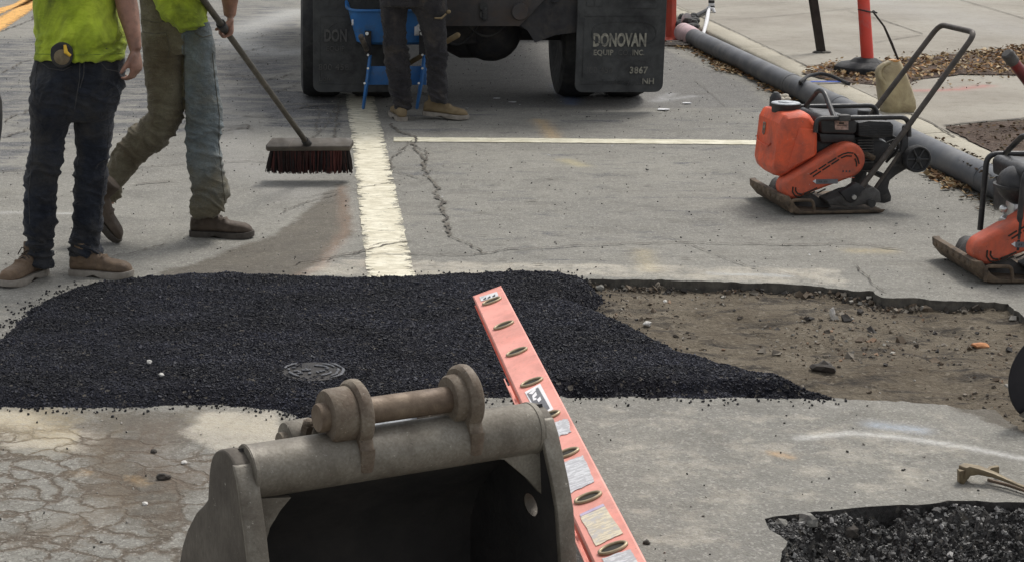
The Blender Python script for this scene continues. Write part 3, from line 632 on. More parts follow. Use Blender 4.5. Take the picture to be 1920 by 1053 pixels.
ribbon('white_bay_line', [(738, 262), (1000, 264), (1430, 268)], .17, M['white2'], .004, .04, .012)
for nm, pts_ in (('yellow_centre_line', [(-60, 85), (0, 45), (58, 8), (120, -30)]), ('yellow_centre_line', [(-80, 55), (0, 20), (40, 8), (100, -28)])):
    ribbon(nm, pts_, .26 if pts_[0][1] > 60 else .2, M['yellow'], .004, .05, .01)
CR = []
def crack(px_pts, w_=.008, jitter=.012, seed=0, taper=True):
    path = [G(x, y) for x, y in px_pts]; pts = []
    for a, b in zip(path[:-1], path[1:]):
        k = max(1, int((b - a).length / .018)); pts += [a.lerp(b, i / k) for i in range(k)]
    pts.append(path[-1]); n = len(pts); vs = []
    for i, p in enumerate(pts):
        a = pts[max(i - 1, 0)]; b = pts[min(i + 1, n - 1)]; t = (b - a).normalized(); nn = Vector((-t.y, t.x, 0))
        o = jitter * (noise.noise(Vector((p.x * 8, p.y * 8, seed))) * 1.6 + noise.noise(Vector((p.x * 30, p.y * 30, seed))) + .5 * noise.noise(Vector((p.x * 70, p.y * 70, seed))))
        ww = w_ * (.35 + 1.3 * abs(noise.noise(Vector((p.x * 13, p.y * 13, seed + 4))))) * (min(1, (i + .3) / 4, (n - i) / 4) if taper else 1)
        vs += [p + nn * (o + ww), p + nn * (o - ww)]
    CR.append(([(q.x, q.y, .0075) for q in vs], [[2 * i, 2 * i + 1, 2 * i + 3, 2 * i + 2] for i in range(n - 1)]))
crack([(728, 232), (750, 248), (782, 258), (772, 272), (795, 300), (792, 318), (812, 340), (826, 380), (835, 410), (843, 445)], .012, .02, 1)
crack([(778, 262), (748, 285), (733, 305), (736, 322), (800, 338)], .006, .02, 2); crack([(780, 275), (802, 285), (798, 310)], .007, .02, 3)
crack([(735, 318), (780, 316)], .006, .015, 4); crack([(560, 372), (640, 360), (765, 337)], .005, .015, 5); crack([(640, 362), (560, 385), (530, 400)], .005, .02, 6)
crack([(560, 495), (640, 482), (720, 478), (860, 480), (960, 470), (1100, 462), (1250, 455), (1440, 460), (1600, 457), (1700, 470)], .007, .02, 7)
crack([(660, 480), (720, 462), (770, 452)], .008, .015, 8); crack([(690, 465), (730, 455)], .006, .01, 9)
crack([(700, 470), (560, 490), (550, 498)], .006, .015, 10)
crack([(-40, 405 - 88), (0, 322), (90, 318), (215, 318), (330, 310), (350, 308), (470, 304), (640, 312)], .007, .02, 11); crack([(236, 350), (270, 346), (327, 340)], .009, .01, 12)
crack([(-20, 496), (60, 492), (130, 494), (240, 478), (310, 458)], .006, .015, 13); crack([(0, 505), (90, 512), (250, 520)], .006, .015, 14)
crack([(1240, 440), (1400, 500), (1500, 520)], .003, .01, 15); crack([(1600, 495), (1640, 535), (1660, 550)], .004, .01, 16)
crack([(575, 268), (615, 235), (628, 200)], .006, .02, 17); crack([(640, 175), (632, 215), (628, 262)], .008, .02, 18); crack([(600, 210), (590, 250)], .005, .02, 181)
crack([(0, 140), (40, 118), (62, 112)], .008, .03, 19); crack([(0, 230), (60, 205), (140, 175)], .01, .03, 20); crack([(0, 260), (30, 250), (70, 240)], .01, .03, 21)
crack([(430, 180), (520, 172), (560, 160)], .008, .02, 22); crack([(420, 140), (500, 150), (560, 138)], .01, .03, 23); crack([(440, 120), (560, 110)], .01, .03, 24)
crack([(450, 100), (500, 88), (560, 92)], .008, .03, 25); crack([(410, 215), (470, 210)], .007, .02, 26); crack([(1300, 150), (1360, 200)], .003, .01, 27)
crack([(0, 60), (60, 38), (62, 30)], .012, .02, 28); crack([(840, 442), (900, 470), (905, 478)], .005, .015, 29)
for i in range(26):
    a_, b_ = random.uniform(0, 560), random.uniform(70, 250)
    crack([(a_, b_), (a_ + random.uniform(20, 60), b_ + random.uniform(-8, 4)), (a_ + random.uniform(70, 110), b_ + random.uniform(-14, 6))], random.uniform(.006, .012), .03, 100 + i)
for i in range(60):
    a_, b_ = random.uniform(780, 1500), random.uniform(290, 510)
    crack([(a_, b_), (a_ + random.uniform(12, 36), b_ + random.uniform(-2, 2))], random.uniform(.006, .013), .01, 200 + i)
vs, fs = [], []
for a_, b_ in CR: n = len(vs); vs += a_; fs += [[i + n for i in q] for q in b_]
props(link('road_cracks', rawmesh('road_cracks', vs, fs, M['crack'])), kind='structure')

# ------------------------------------------------------------------ kerb, sidewalk
KX = 3.63; KZ = .12; KW = .2
def gz(px, py): return G(px, py, KZ)
kz = [2.0, 4.6, 6.35, 8.35, 10.65, 12.9, 15.2, 17.6, 20, 23, 28, 34]
for i in range(len(kz) - 1):
    mb = MB(); a, b = kz[i] + .008, kz[i + 1] - .008; m = max(3, int((b - a) / .08)); rg = []
    for k in range(m + 1):
        y = a + (b - a) * k / m; e = lambda s_: .006 * noise.noise(Vector((y * 6, s_, i))) + .004 * noise.noise(Vector((y * 25, s_, i)))
        e0 = .012 if k in (0, m) else 0
        rg.append([Vector(q) for q in ((KX + e(0), y, -.1), (KX + e(1), y, .07), (KX + .003 + e(2), y, KZ - .025 - e0), (KX + .018 + e(3), y, KZ - .004 + e(9) * .5 - e0), (KX + KW, y, KZ - e0 * .3), (KX + KW, y, -.1))])
    mb.rings(rg); o = single('kerb_stone', mb, M['kerb'], (KX, (a + b) / 2, 0), kind='structure', smooth=60)
# sidewalk sheet
xs = np.arange(KX + KW + .006, 9.5, .05); ys = np.arange(3.0, 26, .05); gx, gy = np.meshgrid(xs, ys)
g = np.c_[gx.ravel(), gy.ravel()]; nx = len(xs); idx = np.arange(nx * len(ys)).reshape(len(ys), nx)
ff = np.c_[idx[:-1, :-1].ravel(), idx[:-1, 1:].ravel(), idx[1:, 1:].ravel(), idx[1:, :-1].ravel()]
zz = KZ - .002 + .003 * np.sin(g[:, 0] * 1.3) * np.sin(g[:, 1] * .9)
me = rawmesh('sidewalk', np.c_[g, zz], ff, M['walk'], True)
pc = np.zeros((len(g), 4)); v = g
def gzp(pts): return [tuple(gz(x, y)[:2]) for x, y in pts]
def spray2(pts, rad, col, a):
    k = np.exp(-(pdist(v, gzp(pts), False) / rad) ** 2) * a; sel = k > pc[:, 3]; pc[sel, :3] = col; pc[sel, 3] = k[sel]
spray2([(1720, 170), (1790, 168), (1850, 160)], .06, (.45, .14, .13), .65); spray2([(1500, 118), (1540, 118)], .05, (.2, .24, .5), .0)
spray2([(1530, 160), (1640, 150)], .1, (.3, .2, .17), .5); spray2([(1640, 0), (1920, 60)], .5, (.36, .35, .33), .5)
spray2([(1500, 45), (1600, 100)], .1, (.3, .28, .25), .35)
a = me.attributes.new('paint', 'FLOAT_COLOR', 'POINT'); a.data.foreach_set('color', pc.astype(np.float32).ravel())
props(link('sidewalk', me), kind='structure')
def far_sheet():
    mb = MB(); mb.add([(9.4, 2, KZ - .01), (60, 2, KZ - .01), (60, 200, KZ - .01), (9.4, 200, KZ - .01)], [[0, 1, 2, 3]]); mb.add([(KX + KW, 25.9, KZ - .01), (9.4, 25.9, KZ - .01), (9.4, 200, KZ - .01), (KX + KW, 200, KZ - .01)], [[0, 1, 2, 3]])
    single('sidewalk_beyond', mb, M['walk'], (0, 0, 0), kind='structure')
far_sheet()
CR = []
def joint(pts, w_=.005, j=.003, seed=1):
    n0 = len(CR); z = KZ + .006
    path = [gz(x, y) for x, y in pts]; q = []
    for a, b in zip(path[:-1], path[1:]):
        k = max(1, int((b - a).length / .04)); q += [a.lerp(b, i / k) for i in range(k)]
    q.append(path[-1]); vs = []
    for i, p in enumerate(q):
        a = q[max(i - 1, 0)]; b = q[min(i + 1, len(q) - 1)]; t = (b - a).normalized(); nn = Vector((-t.y, t.x, 0)); o = j * noise.noise(p * 9); ww = w_ * (.6 + abs(noise.noise(p * 14)))
        vs += [p + nn * (o + ww), p + nn * (o - ww)]
    CR.append(([(s.x, s.y, z) for s in vs], [[2 * i, 2 * i + 1, 2 * i + 3, 2 * i + 2] for i in range(len(q) - 1)]))
joint([(1252, 8), (1340, 42), (1430, 85), (1520, 128)], .007, .01)
joint([(1310, 40), (1430, 33), (1525, 24), (1600, 16)], .006); joint([(1268, 21), (1400, 10), (1480, 5)], .005)
joint([(1590, 21), (1655, 38), (1730, 64)], .006); joint([(1800, 0), (1860, 17), (1930, 38)], .007)
joint([(1500, 124), (1560, 121), (1640, 116), (1760, 104), (1930, 88)], .012, .02); joint([(1640, 80), (1730, 66)], .005)
joint([(1770, 236), (1840, 229), (1930, 222)], .018, .02); joint([(1700, 212), (1740, 228), (1790, 258)], .006, .01)
joint([(1640, 178), (1700, 208)], .006, .01)
vs, fs = [], []
for a_, b_ in CR: n = len(vs); vs += a_; fs += [[i + n for i in q] for q in b_]
props(link('sidewalk_joints', rawmesh('sidewalk_joints', vs, fs, M['crack'])), kind='structure')
M['bedsoil'] = soil_mat('planting_soil', (.10, .07, .055, 1), (.15, .11, .085, 1), (.05, .04, .03, 1), 3)
bed = jag(gzp([(1500, 138), (1560, 122), (1640, 117), (1760, 105), (1940, 88), (2000, 150), (1930, 142), (1800, 140), (1720, 150), (1690, 165), (1560, 152)]), .08, .02, 8)
bed2 = jag(gzp([(1770, 240), (1840, 232), (1960, 224), (2050, 300), (1960, 350), (1900, 312), (1860, 286)]), .06, .015, 9)
for nm, b_ in (('soil_bed', bed), ('soil_bed', bed2)):
    hf(nm, b_, .05, lambda P: KZ + .006 + .004 * nz(P, 8, 2), M['bedsoil'])
# leaves
def leaves(name, P, size, cols, lift=.006, kind='stuff', tilt=1.0):
    n = len(P); base = np.array([(-1, 0, 0), (-.3, .42, .15), (.45, .36, .1), (1, 0, .25), (.45, -.36, .1), (-.3, -.42, .2), (0, 0, -.12)], float)
    b = base[None] * np.ones((n, 1, 1)) * size[:, None, None] * (1 + (rng.random((n, 7, 3)) - .5) * .5)
    b[:, :, 1] *= rng.uniform(.6, 1.4, (n, 1)); b[:, :, 2] *= rng.uniform(-.6, 2.2, (n, 1))
    vv = np.einsum('nij,nkj->nki', rotm(n, tilt), b) + P[:, None, :]; vv[:, :, 2] += lift
    tri = np.array([[0, 1, 6], [1, 2, 6], [2, 3, 6], [3, 4, 6], [4, 5, 6], [5, 0, 6]])
    ff = (tri[None] + (np.arange(n) * 7)[:, None, None]).reshape(-1, 3)
    return props(link(name, rawmesh(name, vv.reshape(-1, 3), ff, M['leaf'], False, np.repeat(np.c_[cols, np.ones(n)], 7, axis=0))), kind=kind)
LP = np.array([(.46, .31, .15), (.55, .41, .23), (.34, .20, .10), (.62, .5, .33), (.24, .15, .09), (.48, .27, .12)])
def lcol(n): return LP[rng.choice(6, n)] * rng.uniform(.55, 1.1, (n, 1))
g = inpoly(bed, 3600); g = g[rng.random(len(g)) < np.clip(.35 + sm(g[:, 0], 5.2, 6.6), 0, 1)]
leaves('leaf_litter', np.c_[g, KZ + .008 + rng.random(len(g)) * .02], rng.uniform(.014, .032, len(g)), lcol(len(g)))
g = inpoly(gzp([(1500, 120), (1620, 105), (1900, 85), (1940, 160), (1720, 175), (1560, 165)]), 260)
leaves('leaf_scatter_by_bed', np.c_[g, KZ + .004 + 0 * g[:, 0]], rng.uniform(.01, .022, len(g)), lcol(len(g)) * .6)
g = np.r_[inpoly(bed2, 300), inpoly(gzp([(1760, 260), (1900, 330), (1860, 340), (1740, 270)]), 260)]
leaves('dark_leaf_bits', np.c_[g, np.full(len(g), KZ + .008)], rng.uniform(.008, .02, len(g)), lcol(len(g)) * .28)
def along(pts, n, spread, off=0):
    q = [G(x, y) for x, y in pts]; t = np.sort(rng.random(n)) * (len(q) - 1); i = np.minimum(t.astype(int), len(q) - 2); f_ = t - i
    A = np.array([(p.x, p.y) for p in q]); base = A[i] * (1 - f_)[:, None] + A[i + 1] * f_[:, None]
    return base + rng.normal(0, spread, (n, 2)) * np.array([1, 1.6])
g = np.r_[along([(1248, 84), (1290, 92), (1330, 112), (1365, 132), (1385, 138)], 330, .05), along([(1385, 138), (1420, 150), (1450, 172), (1480, 190)], 150, .05), along([(1745, 322), (1775, 342), (1800, 352)], 130, .035), along([(1350, 122), (1375, 135)], 110, .05), along([(1800, 352), (1850, 380)], 26, .06)]
leaves('gutter_leaves', np.c_[g, .004 + rng.random(len(g)) * .014], rng.uniform(.014, .032, len(g)), lcol(len(g)) * .78)
g = along([(1760, 335), (1830, 372), (1870, 400)], 120, .04)
leaves('gutter_dark_debris', np.c_[g, .004 + 0 * g[:, 0]], rng.uniform(.008, .016, len(g)), lcol(len(g)) * .2)
g = inpoly(gp([(740, 190), (1400, 190), (1900, 500), (760, 510)]), 42); leaves('road_litter', np.c_[g, np.full(len(g), .003)], rng.uniform(.006, .016, len(g)), np.where(rng.random((len(g), 1)) < .3, .55, .07) * np.ones((len(g), 3)), tilt=.3)
for (x, y, r_) in ((931, 186, .026), (961, 193, .026), (1288, 195, .03), (1244, 207, .04), (508, 181, .016)):
    p = G(x, y); mb = MB(); a_ = random.random() * 3
    mb.rings([[p + Vector((math.cos(a_ + k * 1.05) * r_ * (1 + .3 * random.random()), math.sin(a_ + k * 1.05) * r_ * .8, .004 + .004 * random.random() + dz)) for k in range(6)] for dz in (0, .004)])
    lab = {931: 'torn white scrap on the dark asphalt behind the lorry, left one of two', 961: 'torn white scrap on the dark asphalt behind the lorry, right one of two', 1288: 'white scrap on the grey patch right of the right mudflap', 1244: 'thin white sliver below the corner of the right mudflap', 508: 'small white crumb on the road beside the broom handle'}[x]
    single('paper_scrap', mb, M['wlabel'], p, lab, 'scrap')

# ================================================================== helpers for figures
DG = None
def fuse(mb, voxel, at, it=3, fold=None):
    me = mesh_from('tmp', mb.v, mb.f, None); o = bpy.data.objects.new('tmp', me); COL.objects.link(o)
    m = o.modifiers.new('r', 'REMESH'); m.mode = 'VOXEL'; m.voxel_size = voxel; m.use_smooth_shade = True
    s_ = o.modifiers.new('s', 'SMOOTH'); s_.factor = .5; s_.iterations = it
    dg = bpy.context.evaluated_depsgraph_get(); me2 = bpy.data.meshes.new_from_object(o.evaluated_get(dg)); bpy.data.objects.remove(o)
    if fold:
        co = [v_.co.copy() for v_ in me2.vertices]; no = [v_.normal.copy() for v_ in me2.vertices]
        for v_, c_, n_ in zip(me2.vertices, co, no): v_.co = c_ + n_ * fold(c_, n_)
    at = Vector(at)
    for v_ in me2.vertices: v_.co -= at
    me2.polygons.foreach_set('use_smooth', [True] * len(me2.polygons)); return me2
def fpart(name, mb, mt, parent, voxel=.008, it=3, fold=None, label=None):
    me = fuse(mb, voxel, ORG[parent.name], it, fold); me.name = name; me.materials.append(mt); o = link(name, me, parent)
    if label: o['label'] = label
    return o
def folds(amp, z_hi, fz=15, centers=(), slant=.5, seed=0):
    def f(p, n):
        q = Vector((p.x * 5 + seed, p.y * 5, p.z * fz + p.x * slant * 9)); q += Vector((noise.noise(p * 7), noise.noise(p * 7 + Vector((5, 0, 0))), noise.noise(p * 7 + Vector((0, 7, 0))))) * .9
        r = max(0, 1 - abs(noise.noise(q)) * 3.4) ** 1.3; r2 = max(0, 1 - abs(noise.noise(q * 1.9 + Vector((3, 3, 3)))) * 3.2)
        wt = .4
        for cz, wd, k in centers: wt += k * math.exp(-((p.z - cz) / wd) ** 2)
        return amp * wt * (r * .8 + r2 * .35 - .3) if p.z < z_hi else amp * .4 * (r - .3)
    return f
def rows(mb, Y, rr, dr=.95, n=20, yoff=None):
    rg = []
    for i, (py, a, b) in enumerate(rr):
        yy = Y + (yoff(i / (len(rr) - 1)) if yoff else 0)
        A = V(a, py, yy); B = V(b, py, yy); c = (A + B) / 2; ra = (B - A).length / 2; d = dr(i / (len(rr) - 1)) if callable(dr) else dr
        rg.append([c + Vector((math.cos(2 * math.pi * k / n) * ra, math.sin(2 * math.pi * k / n) * ra * d, 0)) for k in range(n)])
    mb.rings(rg); return mb
def boot(parent, heel, fw, up, L, mu, ms, ml=None, shaft=.03, voxel=.0055):
    f_ = Vector(fw).normalized(); u = Vector(up); u = (u - f_ * u.dot(f_)).normalized(); s_ = u.cross(f_).normalized(); O = Vector(heel)
    P = lambda a, b, c: O + f_ * a * L + s_ * b + u * c
    prof = [(0.0, .022, .075), (.03, .034, .092), (.12, .039, .108), (.28, .040, .118), (.42, .041, .112), (.52, .044, .094), (.63, .049, .080), (.76, .052, .074), (.87, .048, .070), (.95, .036, .058), (.995, .018, .040)]
    mb = MB(); rg = []
    for a, w_, h in prof:
        r_ = []
        for k in range(20):
            t = 2 * math.pi * k / 20; c, s = math.cos(t), math.sin(t)
            x = w_ * math.copysign(abs(c) ** .75, c); z_ = .024 + (h - .024) * (math.copysign(abs(s) ** .7, s) * .5 + .5)
            r_.append(P(a, x * (1 if z_ < h * .6 else .88), z_))
        rg.append(r_)
    mb.rings(rg); mb.tube([P(.24, 0, .06), P(.22, 0, .13), P(.2, 0, .12 + shaft)], [.044, .045, .047], 16)
    mb.tube([P(.56, -.032, .088), P(.56, 0, .094), P(.56, .032, .088)], .006, 8)
    mb.tube([P(.1, .04, .07), P(.0, 0, .088), P(.1, -.04, .07)], .004, 8)
    b = fpart('boot', mb, mu, parent, voxel, 2)
    so_ = MB(); o_ = []
    for a, w_ in [(-.015, .018), (.01, .034), (.12, .043), (.28, .041), (.42, .041), (.56, .048), (.7, .056), (.85, .055), (.94, .044), (.99, .028), (1.02, .008)]: o_.append((a, w_))
    ol = [(a, w_) for a, w_ in o_] + [(a, -w_) for a, w_ in o_[::-1]]
    zt = lambda a: .028 + .012 * max(0, a - .8) * 5 * .6
    zb = lambda a: (.012 if .3 < a < .45 else 0) + .010 * max(0, a - .82) * 5
    so_.rings([[P(a, w_, zb(a)) for a, w_ in ol], [P(a * 1.004, w_ * 1.05, (zb(a) + zt(a)) / 2) for a, w_ in ol], [P(a, w_, zt(a)) for a, w_ in ol]])
    so2 = part('sole', so_, ms, b, 40)
    if ml:
        lb = MB()
        for i in range(4):
            a = .36 + i * .055; h = .121 - i * .010
            lb.tube([P(a, -.026, h - .012), P(a + .02, 0, h + .002), P(a + .045, .026, h - .014)], .0028, 6); lb.tube([P(a, .026, h - .012), P(a + .02, 0, h + .003), P(a + .045, -.026, h - .014)], .0028, 6)
        lb.tube([P(.33, 0, .122), P(.36, .03, .135), P(.40, .04, .112)], .0028, 6); lb.tube([P(.33, 0, .122), P(.37, -.03, .135), P(.42, -.042, .105)], .0028, 6)
        part('laces', lb, ml, b, 60)
    return b
def hand(mb, wrist, d, pn, ts, curl, thumb=(.75, .6, .35), sc_=1.0, tcurl=.35):
    d = Vector(d).normalized(); pn = Vector(pn); pn = (pn - d * pn.dot(d)).normalized(); sd_ = d.cross(pn).normalized(); W = Vector(wrist)
    pl = .088 * sc_
    mb.tube([W - d * .03, W, W + d * .03 * sc_, W + d * pl * .75, W + d * pl], [.026, .026, .034 * sc_, .040 * sc_, .036 * sc_], 14, .48, up=pn)
    for i, (ln, r_) in enumerate(((.072, .0088), (.082, .0092), (.077, .0088), (.06, .0078))):
        off = sd_ * ts * (.029 - i * .0195) * sc_; p = W + d * (pl * (.97 - (.06 if i == 3 else 0) - (.02 if i == 0 else 0))) + off; pts = [p - d * .02, p]; a = 0; rr = [r_ * 1.1, r_ * 1.08]
        for k, fr in enumerate((.45, .32, .23)):
            a += curl[k] * (1 + .08 * i); q = d * math.cos(a) + pn * math.sin(a); p = p + q * ln * fr * sc_; pts.append(p); rr.append(r_ * (1 - .08 * (k + 1)))
        mb.tube(pts, rr, 10, 1, round_ends=True)
    b = W + d * .022 + sd_ * ts * .024; t = (d * thumb[0] + sd_ * ts * thumb[1] + pn * thumb[2]).normalized(); t2 = (t + pn * tcurl + d * .2).normalized()
    mb.tube([b, b + t * .035, b + t * .035 + t2 * .03, b + t * .035 + t2 * .052], [.016, .0125, .0108, .0085], 10, 1, round_ends=True)
def head(mb, c, face, hairmb):
    c = Vector(c); f_ = Vector(face).normalized(); s_ = Vector((0, 0, 1)).cross(f_)
    mb.ell(c + Vector((0, 0, .02)), (.078, .092, .108), 20, 14); mb.tube([c + Vector((0, 0, -.02)) + f_ * .02, c + Vector((0, 0, -.085)) + f_ * .045], [.062, .045], 14)
    mb.tube([c + f_ * .085 + Vector((0, 0, .02)), c + f_ * .112 + Vector((0, 0, -.022))], [.009, .017], 8); mb.tube([c + f_ * .09 - s_ * .024 + Vector((0, 0, -.055)), c + f_ * .097 + Vector((0, 0, -.053)), c + f_ * .09 + s_ * .024 + Vector((0, 0, -.055))], .007, 8)
    for k in (-1, 1): mb.ell(c + s_ * k * .08 + Vector((0, 0, -.005)), (.014, .02, .032), 10, 8); mb.ell(c + f_ * .078 + s_ * k * .032 + Vector((0, 0, .008)), (.013, .013, .012), 10, 8)
    hairmb.ell(c + Vector((0, 0, .05)) - f_ * .018, (.088, .098, .095), 20, 12)
def torso(mb, hip, chest, sh, rx, ry):
    n = 20; rg = []
    for p, a, b in ((hip, rx[0], ry[0]), (hip.lerp(chest, .5), rx[1], ry[1]), (chest, rx[2], ry[2]), (sh, rx[3], ry[3])):
        rg.append([p + Vector((math.cos(2 * math.pi * k / n) * a, math.sin(2 * math.pi * k / n) * b, 0)) for k in range(n)])
    mb.rings(rg)

# ------------------------------------------------------------------ worker in dark jeans (left)
YA, YB = 7.45, 7.51
hipc = V(150, 120, 7.48)
man = bpy.data.objects.new('tmp', None)
def person(at, body_mb, label, group=None):
    a = Vector(at); me = fuse(body_mb, .0065, a, 2); me.name = 'person'; me.materials.append(M['skin']); o = link('person', me, None, a)
    return props(o, label, 'person', group)
body = MB(); hair = MB()
sh1 = V(60, -195, 7.5); sh2 = V(222, -195, 7.5); neck = (sh1 + sh2) / 2 + Vector((0, 0, .05)); chest = (sh1 + sh2) / 2 - Vector((0, 0, .12)); hd = neck + Vector((0, -.02, .2))
torso(body, hipc, chest, neck - Vector((0, 0, .04)), (.12, .12, .16, .08), (.08, .09, .11, .07))
body.tube([neck - Vector((0, 0, .08)), hd], [.06, .055], 14); head(body, hd, (.1, -1, -.25), hair)
W1 = V(254, 93, 7.40)
body.tube([sh2 - Vector((.02, 0, .03)), V(226, -70, 7.46), V(234, -10, 7.44), V(241, 25, 7.43), V(249, 62, 7.41), W1], [.062, .052, .052, .050, .037, .029], 16, .92)
hand(body, W1, (.02, -.05, -1), (-.75, .42, 0), -1, (.55, .7, .5), (.85, .55, .25), 1.02)
e2 = V(42, -60, 7.45); w2 = V(95, -95, 7.22)
body.tube([sh1 + Vector((.02, 0, -.03)), sh1.lerp(e2, .5), e2, e2.lerp(w2, .4), w2], [.06, .05, .044, .045, .029], 16); hand(body, w2, w2 - e2, (0, .5, -1), 1, (.5, .6, .5))
for A, lg in ((YA, [(115, 120), (150, 108), (320, 85), (500, 72)]), (YB, [(115, 175), (150, 180), (320, 170), (480, 160)])):
    body.tube([V(x, y, A + .01) for y, x in lg], [.05, .045, .042, .03], 12)
p1 = person((hipc.x, 7.48, 0), body, 'worker in lime shirt and dark blue jeans standing by the black asphalt patch')
j = MB()
rows(j, 7.48, [(82, 66, 232), (106, 66, 234), (138, 57, 236), (160, 56, 234), (190, 57, 224), (206, 60, 218), (216, 68, 212), (224, 84, 206)], lambda t: .62 - .1 * t * t, 26)
rows(j, YA, [(128, 72, 128), (150, 60, 146), (180, 56, 144), (213, 56, 138), (239, 57, 128), (266, 57, 121), (292, 55, 120), (319, 50, 114), (346, 47, 109), (372, 44, 106), (399, 46, 106), (416, 42, 108), (425, 44, 104), (452, 49, 98), (470, 49, 98), (488, 49, 99), (498, 50, 98)], lambda t: 1.25 - .3 * min(1, t * 3), 20)
rows(j, YB, [(128, 150, 215), (150, 142, 226), (180, 134, 226), (213, 139, 215), (239, 139, 213), (266, 142, 210), (292, 143, 205), (319, 141, 201), (346, 138, 199), (372, 138, 196), (399, 137, 192), (412, 135, 194), (425, 135, 190), (452, 132, 189), (468, 131, 192), (474, 132, 191)], lambda t: 1.2 - .25 * min(1, t * 3), 20)
fpart('jeans', j, M['jean1'], p1, .0065, 6, folds(.013, .95, 19, ((.45, .10, .9), (.12, .11, 1.5), (.82, .08, .5))))
s = MB()
rows(s, 7.48, [(-215, 100, 180), (-195, 62, 220), (-160, 54, 228), (-110, 55, 226), (-50, 60, 222), (0, 62, 219), (30, 62, 221), (50, 63, 230), (62, 64, 235), (75, 66, 233), (88, 66, 231), (100, 64, 235), (109, 65, 236)], lambda t: .66 + .1 * t, 28)
s.tube([sh2 - Vector((.03, 0, .02)), V(224, -110, 7.47), V(228, -70, 7.46)], [.075, .073, .07], 16); s.tube([sh1 + Vector((.03, 0, -.02)), sh1.lerp(e2, .55)], [.075, .07], 16)
fpart('shirt', s, M['lime'], p1, .008, 2, folds(.013, 1.5, 9, ((1.02, .07, 1.3),), -1.3, 4))
boot(p1, G(81, 511) + Vector((.0, .0, 0)), (-.42, -.9, 0), (0, 0, 1), .30, M['boot1'], M['sole1'], M['lace'])
boot(p1, G(133, 513), (.97, -.24, 0), (0, 0, 1), .285, M['boot1'], M['sole1'], M['lace'])
fpart('hair', hair, M['hair'], p1, .01, 2)
bl = MB(); rg = []
for zz in (-.0, .034):
    rg.append([V(0, 0, 1) * 0 + Vector((hipc.x + math.cos(t) * (.189), 7.48 + math.sin(t) * .128, V(150, 105, 7.3).z - .012 + zz)) for t in np.linspace(0, 2 * math.pi, 33)[:-1]])
bl.rings(rg); part('belt', bl, M['rubber'], p1, 60)
# tape measure hanging on the belt
tc = V(116, 103, 7.315); tm = root('tape_measure', tc, 'round black tape measure with yellow hook clipped to the belt of the dark jeans', 'tape measure')
mb = MB(); ol = [(math.cos(t) * .045 * (1.12 if math.sin(t) > .3 else 1), math.sin(t) * .052) for t in np.linspace(0, 2 * math.pi, 25)[:-1]]
mb.rings([[tc + Vector((x, y_, z_)) for x, z_ in ol] for y_ in (-.025, .025)]); part('case', mb, M['rubber'], tm, 40, .008, 3)
mb = MB(); mb.rings([[tc + Vector((math.cos(t) * .034 + .004, y_, math.sin(t) * .032 - .006)) for t in np.linspace(0, 2 * math.pi, 21)[:-1]] for y_ in (-.029, -.024)]); part('face_label', mb, M['tan'], tm, 40, .002)
mb = MB(); mb.tube([tc + Vector((.018, -.03, .045)), tc + Vector((.022, -.034, .015)), tc + Vector((.04, -.03, .0))], [.006, .009, .006], 8); part('hook', mb, M['yel'], tm)

# ------------------------------------------------------------------ sweeping worker
YC = 8.22
body = MB(); hair = MB()
hip = V(325, 20, YC + .03); sa = V(262, -230, YC + .05); sb = V(400, -215, YC); neck = (sa + sb) / 2 + Vector((.02, 0, .05)); chest = (sa + sb) / 2 - Vector((0, 0, .12)); hd = neck + Vector((.04, 0, .19))
torso(body, hip, chest, neck - Vector((0, 0, .04)), (.11, .12, .15, .08), (.07, .08, .11, .07)); body.tube([neck - Vector((0, 0, .08)), hd], [.06, .055], 14); head(body, hd, (1, -.2, -.3), hair)
BZ = .045; BH = G(581, 322, BZ); BH.z = 0                          # broom head position
HB = V(420, 53, 8.36)                               # where the hand holds the shaft
bs = V(574, 262, BH.y - .09); dirp = (HB - bs).normalized(); top = bs + dirp * 1.85
W = V(431, 30, 8.41)
body.tube([sb, V(425, -110, 8.30), V(432, -60, 8.36), V(431, -10, 8.40), V(431, 10, 8.41), W], [.062, .052, .047, .046, .036, .029], 16)
hand(body, W + Vector((.002, 0, 0)), (-.05, -.06, -1), (-.92, -.18, 0), -1, (1.05, 1.2, .8), (.62, .35, .8), 1.0, .9)
wt = HB + dirp * .42; el_ = V(265, -120, YC + .05)
body.tube([sa, el_, el_.lerp(wt, .5), wt], [.06, .046, .044, .03], 16); hand(body, wt, (.6, -.3, .5), (.5, .5, -.6), 1, (1.0, 1.1, .8))
body.tube([hip + Vector((-.06, 0, 0)), V(312, 218, YC + .02), V(225, 318, YC + .08), V(203, 378, YC + .09)], [.05, .045, .035, .03], 12); body.tube([hip + Vector((.08, 0, 0)), V(382, 220, YC), V(388, 400, YC)], [.05, .045, .03], 12)
p2 = person((hip.x, YC, 0), body, 'worker in muddy khaki jeans striding and gripping the push broom shaft')
j = MB()
rows(j, YC + .02, [(-14, 264, 384), (0, 260, 384), (16, 262, 386), (48, 264, 393), (70, 266, 396), (100, 268, 398)], .56, 24)
rows(j, YC + .02, [(60, 265, 350), (84, 266, 347), (129, 269, 346), (161, 273, 346), (181, 276, 345), (200, 277, 345), (214, 277, 345), (226, 282, 343)], .95, 20)
j.tube([V(x, y, YC + .02 + (.0007 * (312 - x))) for x, y in ((313, 196), (309, 222), (286, 250), (258, 272), (236, 298), (217, 326), (208, 350), (203, 378))], [.093, .092, .092, .088, .078, .066, .058, .045], 20, .9)
